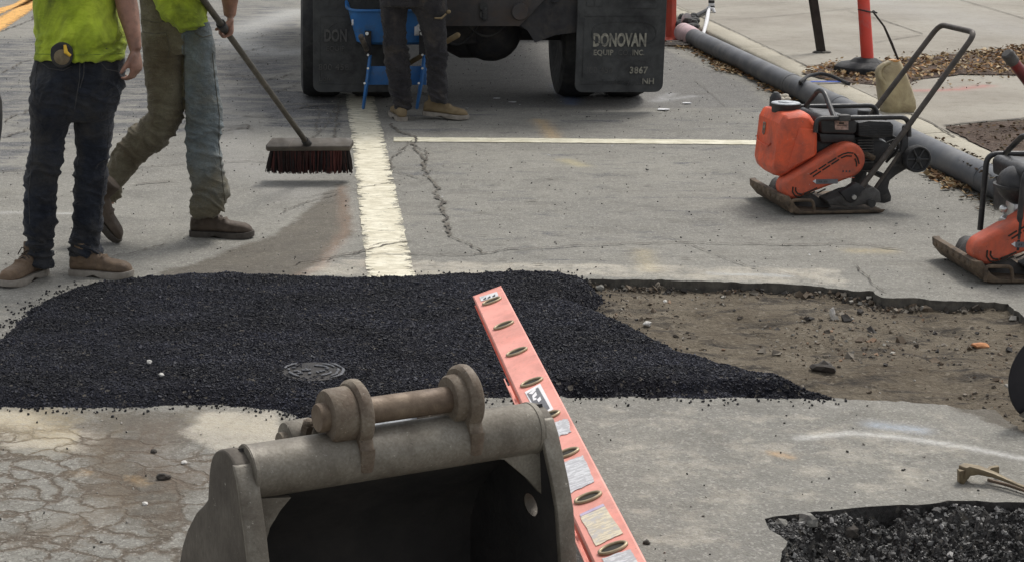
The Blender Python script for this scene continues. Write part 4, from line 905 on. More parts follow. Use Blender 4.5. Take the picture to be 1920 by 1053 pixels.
rows(j, YC - .02, [(40, 352, 394), (58, 352, 396), (81, 348, 403), (113, 345, 404), (145, 345, 408), (178, 346, 413), (200, 347, 419), (226, 350, 418), (252, 349, 413), (274, 350, 413), (307, 352, 418), (323, 354, 422), (349, 358, 428), (362, 362, 428), (374, 360, 427), (386, 359, 424), (398, 360, 414), (404, 362, 408)], .95, 20)
jm = fuse(j, .0065, ORG[p2.name], 6, folds(.014, .98, 18, ((.48, .12, .9), (.14, .12, 1.3)), .9, 9)); jm.materials.append(M['jean2']); jm.materials.append(M['jean2b'])
bx = V(346, 150, YC).x - ORG[p2.name].x; bx2 = V(362, 20, YC).x - ORG[p2.name].x
for q in jm.polygons: c = q.center; q.material_index = 1 if c.x > bx + .012 * noise.noise(c * 30) else 0
jm.name = 'jeans'; link('jeans', jm, p2)
s = MB()
rows(s, YC + .02, [(-250, 300, 370), (-230, 262, 402), (-190, 256, 408), (-120, 262, 402), (-50, 268, 396), (-10, 280, 390), (15, 292, 390), (32, 302, 388), (46, 318, 384), (57, 336, 378)], lambda t: .66 + .5 * t, 26, lambda t: -.05 * t)
s.tube([sb, V(425, -120, 8.30)], [.076, .07], 16); s.tube([sa, sa.lerp(el_, .7)], [.076, .07], 16)
fpart('shirt', s, M['lime'], p2, .009, 2, folds(.012, 1.1, 12, ((1.02, .06, 1.2),), -.9, 14))
boot(p2, G(358, 441) , (.985, -.17, 0), (0, 0, 1), .305, M['boot2'], M['sole2'], M['lace'])
toe = G(209, 456) + Vector((0, .0, .0)); f3 = Vector((.60, .0, -.80)); boot(p2, toe - f3 * .30 + Vector((.02, 0, .0)), f3, (.80, -.1, .60), .30, M['boot2'], M['sole2'], None, .06)
fpart('hair', hair, M['hair'], p2, .01, 2)

# broom
br = root('push_broom', (BH.x, BH.y, 0), 'wide push broom with dark red bristles held by the striding worker', 'push broom')
def BRT(p, ang=R(30)):
    y_, z_ = p.y - BH.y, p.z - BZ; return Vector((p.x, BH.y + y_ * math.cos(ang) - z_ * math.sin(ang), BZ + .02 + z_ * math.cos(ang) + y_ * math.sin(ang)))
ct = V(580, 268, BH.y); bz = .155 + BZ
mb = MB(); hw = .245; ol = [(-hw, -.02), (-hw + .035, .045), (hw - .02, .045), (hw, .02), (hw - .02, -.035), (-hw + .01, -.04)]
mb.prism([BRT(Vector((BH.x + a, BH.y + b, bz))) for a, b in ol], [BRT(Vector((BH.x + a * .99, BH.y + b * .98, bz + .032))) for a, b in ol]); part('broom_block', mb, M['wood'], br, 35, .006, 3)
mb = MB(); mb2 = MB()
for i in range(1150):
    u = random.uniform(-1, 1); vv = random.uniform(-1, 1); a0 = Vector((BH.x + u * (hw - .03), BH.y + vv * .03, bz + .005)); sp = .030 * max(0, abs(u) - .8) * 4 * math.copysign(1, u)
    en = Vector((a0.x + sp + random.gauss(0, .006), BH.y + vv * .045 - .01, BZ + .004 + abs(random.gauss(0, .007)))); md = a0.lerp(en, .55) + Vector((random.gauss(0, .003), random.gauss(0, .003), 0))
    (mb if random.random() < .62 and abs(u) < .93 else mb2).tube([BRT(a0), BRT(md), BRT(en)], [.0032, .0036, .0028], 4)
part('bristles', mb, M['bristle'], br, 60); part('worn_bristles', mb2, M['blackbr'], br, 60)
mb = MB(); bs2 = BRT(Vector((BH.x - .012, BH.y - .01, bz + .03))); d2 = (HB - bs2).normalized(); mb.tube([bs2, bs2 + d2 * ((HB - bs2).length + .6)], .0155, 14, round_ends=True); part('shaft', mb, M['shaft'], br, 50)
mb = MB(); mb.tube([bs2 - d2 * .01, bs2 + d2 * .06], [.024, .02], 12); part('socket', mb, M['blackp'], br, 50)
mb = MB(); mb.tube([HB + d2 * -.01, HB + d2 * .05], [.02, .024], 12); part('grip_tape', mb, M['rubber'], br, 50)

# ------------------------------------------------------------------ worker behind, with the wheelbarrow
Y3 = 11.86
body = MB(); hair = MB()
hip = V(785, -10, Y3); sa = V(725, -165, Y3); sb = V(845, -165, Y3); neck = (sa + sb) / 2 + Vector((0, 0, .05)); hd = neck + Vector((.0, .02, .2))
torso(body, hip, (sa + sb) / 2 - Vector((0, 0, .12)), neck - Vector((0, 0, .04)), (.11, .12, .16, .08), (.07, .08, .11, .07)); body.tube([neck - Vector((0, 0, .08)), hd], [.06, .055], 14); head(body, hd, (-.2, 1, -.3), hair)
for q, (ex_, wx) in ((sa, (712, 700)), (sb, (868, 872))):
    e_ = V(ex_, -90, Y3); w_ = V(wx, -38, Y3 + .2); body.tube([q, e_, w_], [.055, .045, .03], 14); hand(body, w_, (0, .5, -1), (.6 if wx > 800 else -.6, .3, 0), 1, (.8, .9, .7))
body.tube([V(746, -5, Y3 + .02), V(743, 110, Y3 + .02), V(755, 195, Y3 + .02)], [.05, .045, .03], 12); body.tube([V(800, -5, Y3), V(817, 100, Y3), V(820, 185, Y3)], [.05, .045, .03], 12)
p3 = person((hip.x, Y3, 0), body, 'worker in charcoal trousers and ochre boots standing in front of the blue wheelbarrow')
j = MB()
rows(j, Y3, [(-45, 712, 850), (-20, 712, 848), (0, 711, 838), (10, 712, 838)], .7, 24)
rows(j, Y3 + .02, [(-10, 712, 778), (22, 713, 764), (46, 715, 762), (68, 719, 762), (91, 720, 765), (114, 721, 768), (137, 725, 770), (160, 729, 771), (182, 736, 772), (205, 740, 772)], .95, 18)
rows(j, Y3 - .02, [(-10, 760, 836), (11, 766, 838), (22, 775, 842), (34, 781, 835), (46, 785, 836), (68, 793, 838), (91, 796, 839), (114, 798, 838), (137, 800, 836), (160, 802, 839), (182, 803, 838), (192, 806, 834)], .95, 18)
fpart('trousers', j, M['jean3'], p3, .009, 5, folds(.015, .95, 16, ((.45, .12, .8), (.12, .12, 1.2)), .9, 21))
s = MB(); rows(s, Y3, [(-190, 750, 820), (-170, 722, 848), (-120, 722, 848), (-60, 718, 846), (-28, 716, 846)], .68, 24)
for q, ex_ in ((sa, 716), (sb, 864)): s.tube([q, V(ex_, -110, Y3)], [.07, .065], 14)
fpart('shirt', s, M['lime'], p3, .011, 2)
boot(p3, G(755, 228) + Vector((0, .01, 0)), (-.12, 1, 0), (0, 0, 1), .32, M['boot3'], M['sole1'], None, .03, .008)
boot(p3, G(793, 222) + Vector((0, 0, .028)), (.95, -.22, -.085), (0, 0, 1), .31, M['boot3'], M['sole1'], M['lace'], .03, .008)
fpart('hair', hair, M['hair'], p3, .012, 2)
mb = MB(); mb.ell(V(841, 22, Y3 - .08), (.016, .012, .014), 8, 6); mb.tube([V(815, 34, Y3 - .14), V(828, 34, Y3 - .12), V(836, 26, Y3 - .1)], [.006, .008, .006], 6); part('torn_knee_patch', mb, M['boot3'], p3)

# wheelbarrow
YW = 12.12
wb = root('wheelbarrow', (V(715, 180, YW).x, YW, 0), 'blue wheelbarrow with deep tray between the worker and the left mudflap', 'wheelbarrow')
def ringat(Y0, zpx, l, r_, y0, y1): pass
mb = MB()
A = [V(655, 20, YW), V(792, 26, YW)]; zt, zb = A[0].z, V(680, 86, YW).z
xl, xr = V(651, 20, YW).x, V(801, 20, YW).x; bl_, br_ = V(669, 86, YW).x, V(797, 86, YW).x
def tr(x0, x1, y0, y1, z_, r_=.06, zf=0):
    out = []
    for cx, cy, a0 in ((x1 - r_, y1 - r_, 0), (x0 + r_, y1 - r_, 90), (x0 + r_, y0 + r_, 180), (x1 - r_, y0 + r_, 270)):
        for k in range(5): t = R(a0 + k * 22.5); out.append(Vector((cx + r_ * math.cos(t), cy + r_ * math.sin(t), z_ + zf * ((cy + r_ * math.sin(t)) - y0))))
    return out
outer = [tr(bl_ + .03, br_ - .03, YW + .08, YW + .55, zb, .05), tr(bl_, br_, YW + .05, YW + .6, zb + .02, .06), tr(xl, xr, YW, YW + .85, zt, .08, .28)]
inner = [tr(xl + .012, xr - .012, YW + .012, YW + .838, zt, .075, .28), tr(bl_ + .02, br_ - .02, YW + .07, YW + .58, zb + .035, .05)]
mb.rings(outer + inner); tray = part('tray', mb, M['blue'], wb, 40)
mb = MB(); mb.tube(tr(xl - .004, xr + .004, YW - .004, YW + .854, zt, .08, .28) + [tr(xl - .004, xr + .004, YW - .004, YW + .854, zt, .08, .28)[0]], .011, 8); part('rim', mb, M['blue'], tray, 50)
mb = MB(); q = V(784, 54, YW + .028); mb.box(q, (.05, .006, .09)); part('white_sticker', mb, M['wlabel'], tray)
mb = MB(); mb.box(V(661, 42, YW + .012), (.012, .006, .04)); part('white_sticker', mb, M['wlabel'], tray)
for sx, nm in ((0, 0), (1, 1)):
    dx = .0 if not sx else V(790, 100, YW).x - V(688, 100, YW).x
    mb = MB(); P = lambda x, y, Yy: V(x, y, Yy) + Vector((dx, 0, 0))
    mb.tube([P(694, 103, YW + .01), P(689, 150, YW - .01), P(687, 160, YW - .02), P(681, 203, YW + .06)], [.022, .027, .027, .022], 4, .55); part('leg', mb, M['blue'], wb, 30, .003)
    mb = MB(); mb.box((P(690, 80, YW + .02)), (.045, .03, .16)); part('leg_bracket', mb, M['chassis'], wb, 30, .003)
    for y_ in (103, 128, 156): mb = MB(); mb.cyl(P(690 if y_ < 150 else 683.5, y_, YW - .035), P(690 if y_ < 150 else 683.5, y_, YW - .0), .008, 10); part('bolt', mb, M['chrome'], wb)
    mb = MB(); mb.cyl(P(688, 63, YW - .02), P(688, 63, YW + .03), .012, 10); part('bolt', mb, M['chrome'], wb)
mb = MB(); c0, c1 = V(692, 125, YW), V(800, 160, YW); mb.box(((c0.x + c1.x) / 2, YW + .03, (c0.z + c1.z) / 2), (c1.x - c0.x, .012, c0.z - c1.z)); part('brace_panel', mb, M['blue'], wb, 30, .003)
def lathe(mb, c, ax, prof, n=40):
    ax = Vector(ax).normalized(); u = ax.orthogonal().normalized(); v_ = ax.cross(u); c = Vector(c)
    mb.rings([[c + ax * a + (u * math.cos(2 * math.pi * k / n) + v_ * math.sin(2 * math.pi * k / n)) * r_ for k in range(n)] for a, r_ in prof]); return mb
mb = MB(); wc = Vector((V(724, 160, YW + .75).x, YW + .85, .19)); lathe(mb, wc, (1, 0, 0), [(-.045, .08), (-.05, .15), (-.035, .185), (0, .192), (.035, .185), (.05, .15), (.045, .08)]); wh = part('wheel', mb, M['rubber'], wb, 50)
mb = MB(); lathe(mb, wc, (1, 0, 0), [(-.05, .02), (-.04, .085), (.04, .085), (.05, .02)], 24); part('rim', mb, M['blue'], wh, 50)
for x0, x1, xe in ((688, 700, 640), (795, 760, 858)):
    mb = MB(); a = Vector((V(x0, 95, YW).x, YW + .02, zb - .03)); b = Vector((wc.x + (.07 if x0 > 700 else -.07), wc.y, wc.z)); e_ = V(xe, 68, YW - .06) if xe > 800 else a + (a - b) * .55
    hp = [b, a, e_] if xe < 800 else [b, a.lerp(V(835, 84, YW - .02), .6), V(858, 66, YW - .06)]
    mb.tube(hp, [.018, .018, .02], 10, round_ends=True); part('handle', mb, M['boot3'] if xe > 800 else M['wood'], wb, 50)

# ------------------------------------------------------------------ lorry
YF = 12.28
tk = root('dump_lorry', (V(903, 180, YF).x, YF + .8, 0), 'dark dump lorry seen from behind with two lettered mudflaps and a grimy hitch plate', 'lorry')
XL, XR = V(563, 170, YF).x, V(1243, 170, YF).x
def text(s_, x, z_, y_, h, mt, parent, name='lettering', sx=1.0, space=1.0, align='LEFT', bold=0.0):
    cu = bpy.data.curves.new('t', 'FONT'); cu.body = s_; cu.size = h * 1.38; cu.extrude = .0012; cu.offset = bold; cu.space_character = space; cu.align_x = align; cu.resolution_u = 3
    o = bpy.data.objects.new('t', cu); COL.objects.link(o); dg = bpy.context.evaluated_depsgraph_get(); me = bpy.data.meshes.new_from_object(o.evaluated_get(dg)); bpy.data.objects.remove(o)
    org = ORG[parent.name]
    for v_ in me.vertices: c = v_.co.copy(); v_.co = Vector((x + c.x * sx, y_ - c.z, z_ + c.y)) - org
    me.materials.clear(); me.materials.append(mt); me.name = name; return link(name, me, parent)
def flap(x0, x1, zb_, mt, lab):
    ol = []; r_ = .055; zt_ = 1.12
    for cx, cz, a0 in ((x1 - r_, zb_ + r_, 270), (x1 - .01, zt_, 0), (x0 + .01, zt_, 90), (x0 + r_, zb_ + r_, 180)):
        if cz < .5:
            for k in range(6): t = R(a0 + k * 18); ol.append((cx + r_ * math.cos(t), cz + r_ * math.sin(t)))
        else: ol.append((x1 if a0 == 0 else x0, cz))
    n = 26; mb = MB(); a = [Vector((x, YF + .012 * math.sin(x * 3), z_)) for x, z_ in ol]; b = [p + Vector((0, .014, 0)) for p in a]
    mb.prism(a, b); f_ = part('mudflap', mb, mt, tk, 30, .003, 1, lab)
    mb = MB(); w_ = x1 - x0
    def tb(x, z_, x2, z2, r2=.004): mb.tube([Vector((x, YF - .001 + .012 * math.sin(x * 3), z_)), Vector((x2, YF - .001 + .012 * math.sin(x2 * 3), z2))], r2, 5)
    tb(x0 + .04, zb_ + .06, x1 - .06, zb_ + .06, .003); tb(x0 + .05, zb_ + .53, x1 - .04, zb_ + .53, .0035); tb(x0 + .05, zb_ + .1, x0 + .05, zb_ + .52, .002)
    zc = zb_ + .40; hw_, hh = .225, .082; cx = (x0 + x1) / 2 + .02; pts_ = []
    for k in range(33): t = 2 * math.pi * k / 32; c, s2 = math.cos(t), math.sin(t); pts_.append(Vector((cx + hw_ * math.copysign(abs(c) ** .62, c), YF - .002 + .012 * math.sin((cx + hw_ * c) * 3), zc + hh * math.copysign(abs(s2) ** .75, s2) + .01)))
    mb.tube(pts_, .0034, 5)
    for i, (bx_, bz_, bw, bh) in enumerate(((.06, .60, .05, .05), (.12, .60, .05, .05), (.06, .68, .05, .05), (.12, .68, .06, .05), (.22, .585, .33, .035), (.22, .64, .33, .045), (.22, .70, .33, .045))): mb.box((x0 + bx_ + bw / 2, YF + .0 + .012 * math.sin((x0 + bx_ + bw / 2) * 3), zb_ + bz_ + bh / 2), (bw, .007, bh))
    part('raised_moulding', mb, mt, f_, 40, .0015, 1)
    return f_
zf = V(1160, 173, YF).z
RF = flap(V(1077, 170, YF).x, XR, zf, M['flap'], 'right mudflap with readable white lettering'); LF = flap(V(587, 170, YF).x, V(752, 170, YF).x, zf, M['flapl'], 'grey worn left mudflap half hidden by the wheelbarrow')
def px2(x, y): p = V(x, y, YF); return p.x, p.z
x, z = px2(1111, 86); yy = YF - .006 + .012 * math.sin((x + .2) * 3)
text('DONOVAN', x, z, yy, .090, M['letter'], RF, 'lettering', .575, 1.0, bold=.005)
x, z = px2(1112, 103); text('EQUIP', x, z, yy, .038, M['letter'], RF, 'lettering', .92, 1.05, bold=.0012); x, z = px2(1158, 103); text('CO.,', x, z, yy, .038, M['letterd'], RF, 'lettering', .9); x, z = px2(1185, 103); text('INC.', x, z, yy, .038, M['letter'], RF, 'lettering', .8, 1.05, bold=.0012)
x, z = px2(1096, 137); text('800 458', x, z, yy, .046, M['letterd'], RF, 'lettering', .86, 1.1); x, z = px2(1180, 137); text('3867', x, z, yy, .046, M['letter'], RF, 'lettering', .92, 1.1, bold=.002)
x, z = px2(1100, 157); text('Londonderry,', x, z, yy, .036, M['flapl'], RF, 'lettering', 1.15, 1.0); x, z = px2(1203, 157); text('NH', x, z, yy, .042, M['letter'], RF, 'lettering', 1.0, 1.0, bold=.001)
yy = YF - .008
x, z = px2(607, 77); text('DON', x, z, yy, .084, M['letterd'], LF, 'lettering', .6, 1.0, bold=.004)
x, z = px2(611, 95); text('EQUIP', x, z, yy, .034, M['letterd'], LF, 'lettering', 1.0); x, z = px2(597, 131); text('800 458', x, z, yy, .044, M['letterd'], LF, 'lettering', .98, 1.1)
x, z = px2(597, 151); text('Lon', x, z, yy, .036, M['letterd'], LF, 'lettering', 1.1)
CXk = (XL + XR) / 2; yc = YF + .78
def tyre(x0, x1, yc_, r_=.5):
    mb = MB(); xm, hw_ = (x0 + x1) / 2, (x1 - x0) / 2
    lathe(mb, (xm, yc_, r_), (1, 0, 0), [(-hw_ * .8, r_ * .55), (-hw_ * .95, r_ * .7), (-hw_, r_ * .85), (-hw_ * .9, r_ * .96), (-hw_ * .6, r_), (hw_ * .6, r_), (hw_ * .9, r_ * .96), (hw_, r_ * .85), (hw_ * .95, r_ * .7), (hw_ * .8, r_ * .55)], 48)
    t = part('wheel', mb, M['rubber'], tk, 40); mb = MB(); lathe(mb, (xm, yc_, r_), (1, 0, 0), [(-hw_ * .7, .05), (-hw_ * .6, r_ * .56), (hw_ * .6, r_ * .56), (hw_ * .7, .05)], 32); part('rim', mb, M['chassis'], t, 40)
for x0, x1 in ((XR - .3, XR), (XR - .66, XR - .36), (XL, XL + .3), (XL + .36, XL + .66)): tyre(x0, x1, yc, .5)
for x0, x1 in ((XR - .3, XR), (XL, XL + .3)): tyre(x0, x1, YF + 5.1, .5)
mb = MB(); mb.tube([(XL + .3, yc, .5), (CXk - .35, yc, .5), (CXk - .1, yc, .5), (CXk + .1, yc, .5), (CXk + .35, yc, .5), (XR - .3, yc, .5)], [.09, .09, .22, .22, .09, .09], 18); mb.ell((CXk + .12, yc - .12, .47), (.22, .2, .2), 18, 12); part('rear_axle', mb, M['chassis'], tk)
mb = MB()
for k in (-1, 1): mb.box((CXk + k * .43, YF + 2.9, .93), (.09, 5.6, .26))
for yq in (1.7, 3.2, 4.6): mb.box((CXk, YF + yq, .93), (.86, .1, .2))
part('frame_rails', mb, M['chassis'], tk)
for k in (-1, 1):
    mb = MB()
    for i in range(6): hw_ = .75 - i * .09; mb.tube([(CXk + k * .5, yc - hw_, .76 - i * .012 + .0), (CXk + k * .5, yc, .66 - i * .014), (CXk + k * .5, yc + hw_, .76 - i * .012)], .03, 4, .2)
    part('leaf_spring', mb, M['chassis'], tk)
    sx_ = XR if k > 0 else XL
    mb = MB(); ins = sx_ - k * 1.0
    mb.add([(ins + k * .38, YF + .06, .28), (ins + k * .0, YF + .06, .62), (ins, YF + .06, 1.1), (sx_ - k * .02, YF + .06, 1.1), (sx_ - k * .02, YF + .06, .5), (ins + k * .38, YF + .1, .5)], [[0, 1, 2, 3, 4, 5]]); mb.add([p + Vector((0, .03, 0)) for p in mb.v], [[5, 4, 3, 2, 1, 0]]); 
    if k > 0: part('splash_guard', MB().prism([Vector(q) for q in ((V(1000, 0, YF + .05)), (V(976, 48, YF + .05)), (V(990, 58, YF + .05)), (V(1003, 80, YF + .05)), (V(1040, 66, YF + .05)), (V(1085, 60, YF + .05)), (V(1085, -40, YF + .05)))], [Vector(q) + Vector((0, .03, 0)) for q in ((V(1000, 0, YF + .05)), (V(976, 48, YF + .05)), (V(990, 58, YF + .05)), (V(1003, 80, YF + .05)), (V(1040, 66, YF + .05)), (V(1085, 60, YF + .05)), (V(1085, -40, YF + .05)))]), M['chassis'], tk)
pl = [(700, 49), (974, 49), (1026, -6), (1026, -60), (700, -60)]
mb = MB(); mb.prism([V(a, b, YF + .02) for a, b in pl], [V(a, b, YF + .02) + Vector((0, .025, 0)) for a, b in pl]); hp = part('hitch_plate', mb, M['chass2'], tk, 30, .003)
mb = MB()
for y_ in (12, 27): mb.cyl(V(907, y_, YF + .0), V(907, y_, YF + .03), .028, 12); 
for t in range(4): mb.ell(V(909, 19 + t * 5, YF - .0), (.02, .012, .022), 10, 6)
part('trailer_socket', mb, M['flapl'], hp)
mb = MB(); lathe(mb, V(975, 22, YF + .008), (0, 1, 0), [(-.012, .03), (-.012, .055), (0, .06), (.02, .06)], 20); part('hitch_eye', mb, M['chass2'], hp)
pl = [(760, 49), (925, 49), (900, 78), (880, 82), (760, 84)]
mb = MB(); mb.prism([V(a, b, YF + .5) for a, b in pl], [V(a, b, YF + .5) + Vector((0, .4, 0)) for a, b in pl]); part('fuel_tank', mb, M['chassis'], tk)
mb = MB(); mb.box((CXk, YF + 2.9, 1.2), (2.5, 5.7, .1)); mb.box((CXk, YF + .08, 1.7), (2.5, .08, .95)); mb.box((CXk, YF + 4.4, 1.75), (2.5, .08, 1.05))
for k in (-1, 1): mb.box((CXk + k * 1.21, YF + 2.3, 1.7), (.08, 4.3, .95))
part('dump_box', mb, M['chassis'], tk, 30, .006); 
mb = MB(); mb.box((CXk, YF + 5.4, 1.65), (2.3, 1.5, 1.7)); cab = part('cab', mb, M['chassis'], tk, 30, .08, 3)
mb = MB(); mb.box((CXk, YF + 6.16, 2.0), (2.0, .02, .6)); part('windscreen', mb, M['inside'], cab)
mb = MB()
for k in (-1, 1): mb.box((CXk + k * .85, YF + .12, 1.16), (.75, .2, .12))
part('flap_bracket', mb, M['chassis'], tk, 30)
for k_, (xa, xb, sag) in enumerate(((860, 960, .16), (940, 1030, .1), (800, 905, .22))):
    a, b = V(xa, 20, YF + .12), V(xb, 30, YF + .35); mb = MB(); mb.tube([a.lerp(b, t) - Vector((0, 0, sag * 4 * t * (1 - t))) for t in np.linspace(0, 1, 12)], .009, 8); part('air_hose', mb, M['rubber'], tk, 60)

# ------------------------------------------------------------------ plate compactors
ey = (.10, -.995); ex = (-.995, -.10)
O1 = G(1560, 402) - Vector((ey[0], ey[1], 0)) * .24
F1 = Frame(O1, ex, ey)
T = lambda x, y, L_=.24: F1.on(x, y, 1, L_)
def compactor(F, tank, label):
    rt = root('plate_compactor', F.O, label, 'plate compactor', 'plate compactors parked by the kerb')
    def pr(pts, L0, L1, T_L=None, taper=None):   # extrude an outline traced on plane L=T_L
        q = [T(x, y, T_L if T_L is not None else L1) for x, y in pts]
        return MB().prism([F.w(a, L0, c) for a, b, c in q], [F.w(a, L1, c) for a, b, c in q])
    def wl(p): return F.w(*p)
    # base plate
    lip = [(1464, 367), (1465, 380), (1478, 396), (1492, 402.5), (1560, 403.5), (1650, 400), (1656, 393), (1560, 396.5), (1500, 394), (1487, 385), (1474, 366)]
    q = [T(x, y) for x, y in lip]; q = [(a, b, max(c, .002)) for a, b, c in q]; mb = MB()
    Ls = [-.25, -.235, -.1, 0, .1, .235, .25]; mb.rings([[F.w(a - (.012 if abs(l) > .24 else 0), l, c + (.006 if abs(l) > .24 and c < .02 else 0)) for a, b, c in q] for l in Ls])
    bp = part('base_plate', mb, M['iron'], rt, 30, .004, 2)
    mb = MB()
    for l in np.linspace(-.2, .2, 7): a = q[0]; mb.box(F.w(a[0] - .008, l, a[2] - .022), (.018, .045, .02), F.ex, F.ey)
    part('lip_ribs', mb, M['iron'], bp, 30, .004)
    lipF, lipZ = q[0][0], q[0][2]
    mb = MB(); mb.tube(fillet([wl(T(1484, 398, .25)), wl(T(1484, 375, .25)), wl(T(1524, 375, .25)), wl(T(1527, 398, .25))], .02), .0085, 8); part('lifting_loop', mb, M['iron'], bp)
    # exciter housing and hood
    mb = pr([(1478, 392), (1476, 372), (1484, 356), (1492, 350), (1505, 352), (1560, 385), (1560, 396), (1480, 396)], -.17, .13, .13); part('exciter_housing', mb, M['dgrey'], rt, 35, .012, 3)
    mb = MB(); q = [T(x, y, .1) for x, y in ((1474, 386), (1471, 366), (1480, 350), (1496, 346), (1506, 380))]
    sc_ = [.35, .85, 1, 1, .85, .35]; mb.rings([[F.w(a, l, c * s_ + .02 * (1 - s_)) for a, b, c in q] for l, s_ in zip((-.13, -.11, -.07, .04, .10, .13), sc_)]); part('hood', mb, M['dgrey'], rt, 50, .006, 2)
    mb = pr([(1552, 377), (1590, 361), (1640, 351), (1651, 360), (1653, 379), (1600, 387), (1556, 385)], .10, .235, .235); part('side_casting', mb, M['dgrey'], rt, 35, .008, 2)
    mb = MB(); c = T(1632, 380, .24); mb.cyl(F.w(c[0], .2, c[2]), F.w(c[0], .262, c[2]), .02, 14); part('rubber_mount', mb, M['rubber'], rt)
    # belt guard
    c1, c2 = T(1487, 351, .2), T(1590, 301, .2); r1, r2 = .062, .092
    d = Vector((c2[0] - c1[0], c2[2] - c1[2])); D = d.length; base = math.atan2(d.y, d.x); al = math.acos((r1 - r2) / D)
    def gout(k):
        o_ = []
        for t in np.linspace(al, 2 * math.pi - al, 20): o_.append((c1[0] + (r1 - k) * math.cos(base + t), c1[2] + (r1 - k) * math.sin(base + t)))
        for t in np.linspace(-al, al, 20): o_.append((c2[0] + (r2 - k) * math.cos(base + t), c2[2] + (r2 - k) * math.sin(base + t)))
        return o_
    mb = MB(); mb.rings([[F.w(a, l, c) for a, c in gout(k)] for l, k in ((.12, 0), (.185, 0), (.203, .005), (.211, .018), (.211, .022))]); gd = part('belt_guard', mb, M['orange2'], rt, 50)
    mb = MB()
    def dash(pts, r_=.0038):
        p = [T(x, y, .2125) for x, y in pts]; mb.tube([wl(a) for a in p], r_, 6)
    for seg in ([(1519, 327), (1532, 318.5)], [(1535, 317), (1549, 308)], [(1552, 306), (1568, 296)], [(1571, 294), (1580, 289), (1590, 286), (1600, 287)], [(1524, 331), (1539, 321)], [(1542, 319), (1556, 310)], [(1559, 308), (1573, 299)], [(1577, 296), (1587, 292), (1597, 292.5)], [(1602, 288), (1608, 296), (1611, 307)], [(1603, 297), (1606, 305), (1606, 312)],
                [(1487, 350), (1486, 360), (1491, 367), (1500, 369)], [(1492, 351), (1492, 358), (1496, 363), (1504, 364)], [(1504, 368), (1520, 363), (1528, 359)], [(1508, 363), (1524, 356), (1532, 352)], [(1532, 362), (1548, 354)]): dash(seg)
    part('vent_slots', mb, M['hollow'], gd)
    mb = MB(); dash_ = [(1516, 332), (1602, 333)]; mb.tube([wl(T(x, y, .2105)) for x, y in dash_], .0022, 6); part('pressed_rib', mb, M['orange2'], gd)
    q = [T(x, y, .2135) for x, y in ((1531, 336), (1571, 335.5), (1571, 344), (1530, 345))]; mb = MB().prism([F.w(a, .211, c) for a, b, c in q], [F.w(a, .2145, c) for a, b, c in q]); part('model_strip', mb, M['lab3'], gd)
    q = [T(x, y, .2155) for x, y in ((1524, 340), (1530, 336), (1530, 344))]; mb = MB().prism([F.w(a, .211, c) for a, b, c in q], [F.w(a, .2155, c) for a, b, c in q]); part('arrow_mark', mb, M['wlabel'], gd)
    mb = MB()
    for i in range(5):
        a = T(1536 + i * 3.6, 340.5, .2155); 
        if i != 2: mb.box(F.w(a[0], .2155, a[2]), (.005, .001, .009), F.ex, F.ey)
    for i in range(3): a = T(1581 + i * 6, 321, .2125); mb.box(F.w(a[0], .2125, a[2]), (.008, .001, .010), F.ex, F.ey)
    part('faded_lettering', mb, M['letterd'], gd)
    # engine
    mb = pr([(1530, 258), (1530, 300), (1560, 318), (1640, 322), (1652, 300), (1650, 255)], -.15, .10, .10); en = part('engine_block', mb, M['blackp'], rt, 35, .012, 2)
    mb = MB()
    for i in range(9): a = T(1622, 262 + i * 5.2, .115); mb.box(F.w(a[0], .06, a[2]), (.085, .13, .006), F.ex, F.ey)
    part('cooling_fins', mb, M['dgrey'], en)
    mb = MB(); a = T(1648, 285, .1); lathe(mb, F.w(a[0], .06, a[2]), F.ey, [(-.05, .03), (-.05, .062), (.0, .068), (.04, .06), (.05, .035)], 24); part('recoil_starter', mb, M['blackp'], en)
    mb = MB(); a = T(1600, 285, .1); mb.tube([F.w(a[0], .1, a[2]), F.w(a[0] - .06, .13, a[2] - .01), F.w(a[0] - .10, .12, a[2] - .03)], .016, 10); part('exhaust_pipe', mb, M['iron'], en)
    mb = pr([(1538, 226), (1545, 218), (1600, 222), (1608, 228), (1607, 248), (1600, 252), (1540, 250)], -.16, .165, .165); ft = part('fuel_tank', mb, M['blackp'], rt, 35, .018, 3)
    mb = pr([(1536, 250), (1605, 252), (1602, 266), (1590, 268), (1540, 268)], -.13, .15, .15); part('engine_cover', mb, M['blackp'], rt, 35, .01, 2)
    mb = pr([(1610, 230), (1630, 226), (1670, 228), (1676, 234), (1675, 256), (1640, 259), (1610, 256)], -.04, .165, .165); af = part('air_filter_box', mb, M['blackp'], rt, 35, .008, 2)
    mb = MB()
    for i in range(5): a, b = T(1612, 236 + i * 4.2, .168), T(1673, 236 + i * 4.2, .168); mb.tube([F.w(a[0], .1665, a[2]), F.w(b[0], .1665, a[2])], .0022, 5)
    for i in range(6): a = T(1618 + i * 8.5, 228, .12); mb.box(F.w(a[0], .05, a[2] + .004), (.008, .14, .012), F.ex, F.ey)
    part('ribs', mb, M['bar'], af)
    a = T(1612, 208, -.1); mb = MB(); lathe(mb, F.w(a[0], -.05, T(1600, 222, .1)[2] + .0), (0, 0, 1), [(-.01, .03), (.015, .032), (.02, .028)], 18); part('fuel_cap', mb, M['blackp'], ft)
    q = [T(x, y, .168) for x, y in ((1565, 227), (1590.5, 226.5), (1590.5, 243.5), (1566, 243))]; mb = MB().prism([F.w(a, .163, c) for a, b, c in q], [F.w(a, .169, c) for a, b, c in q]); part('warning_label', mb, M['label'], ft)
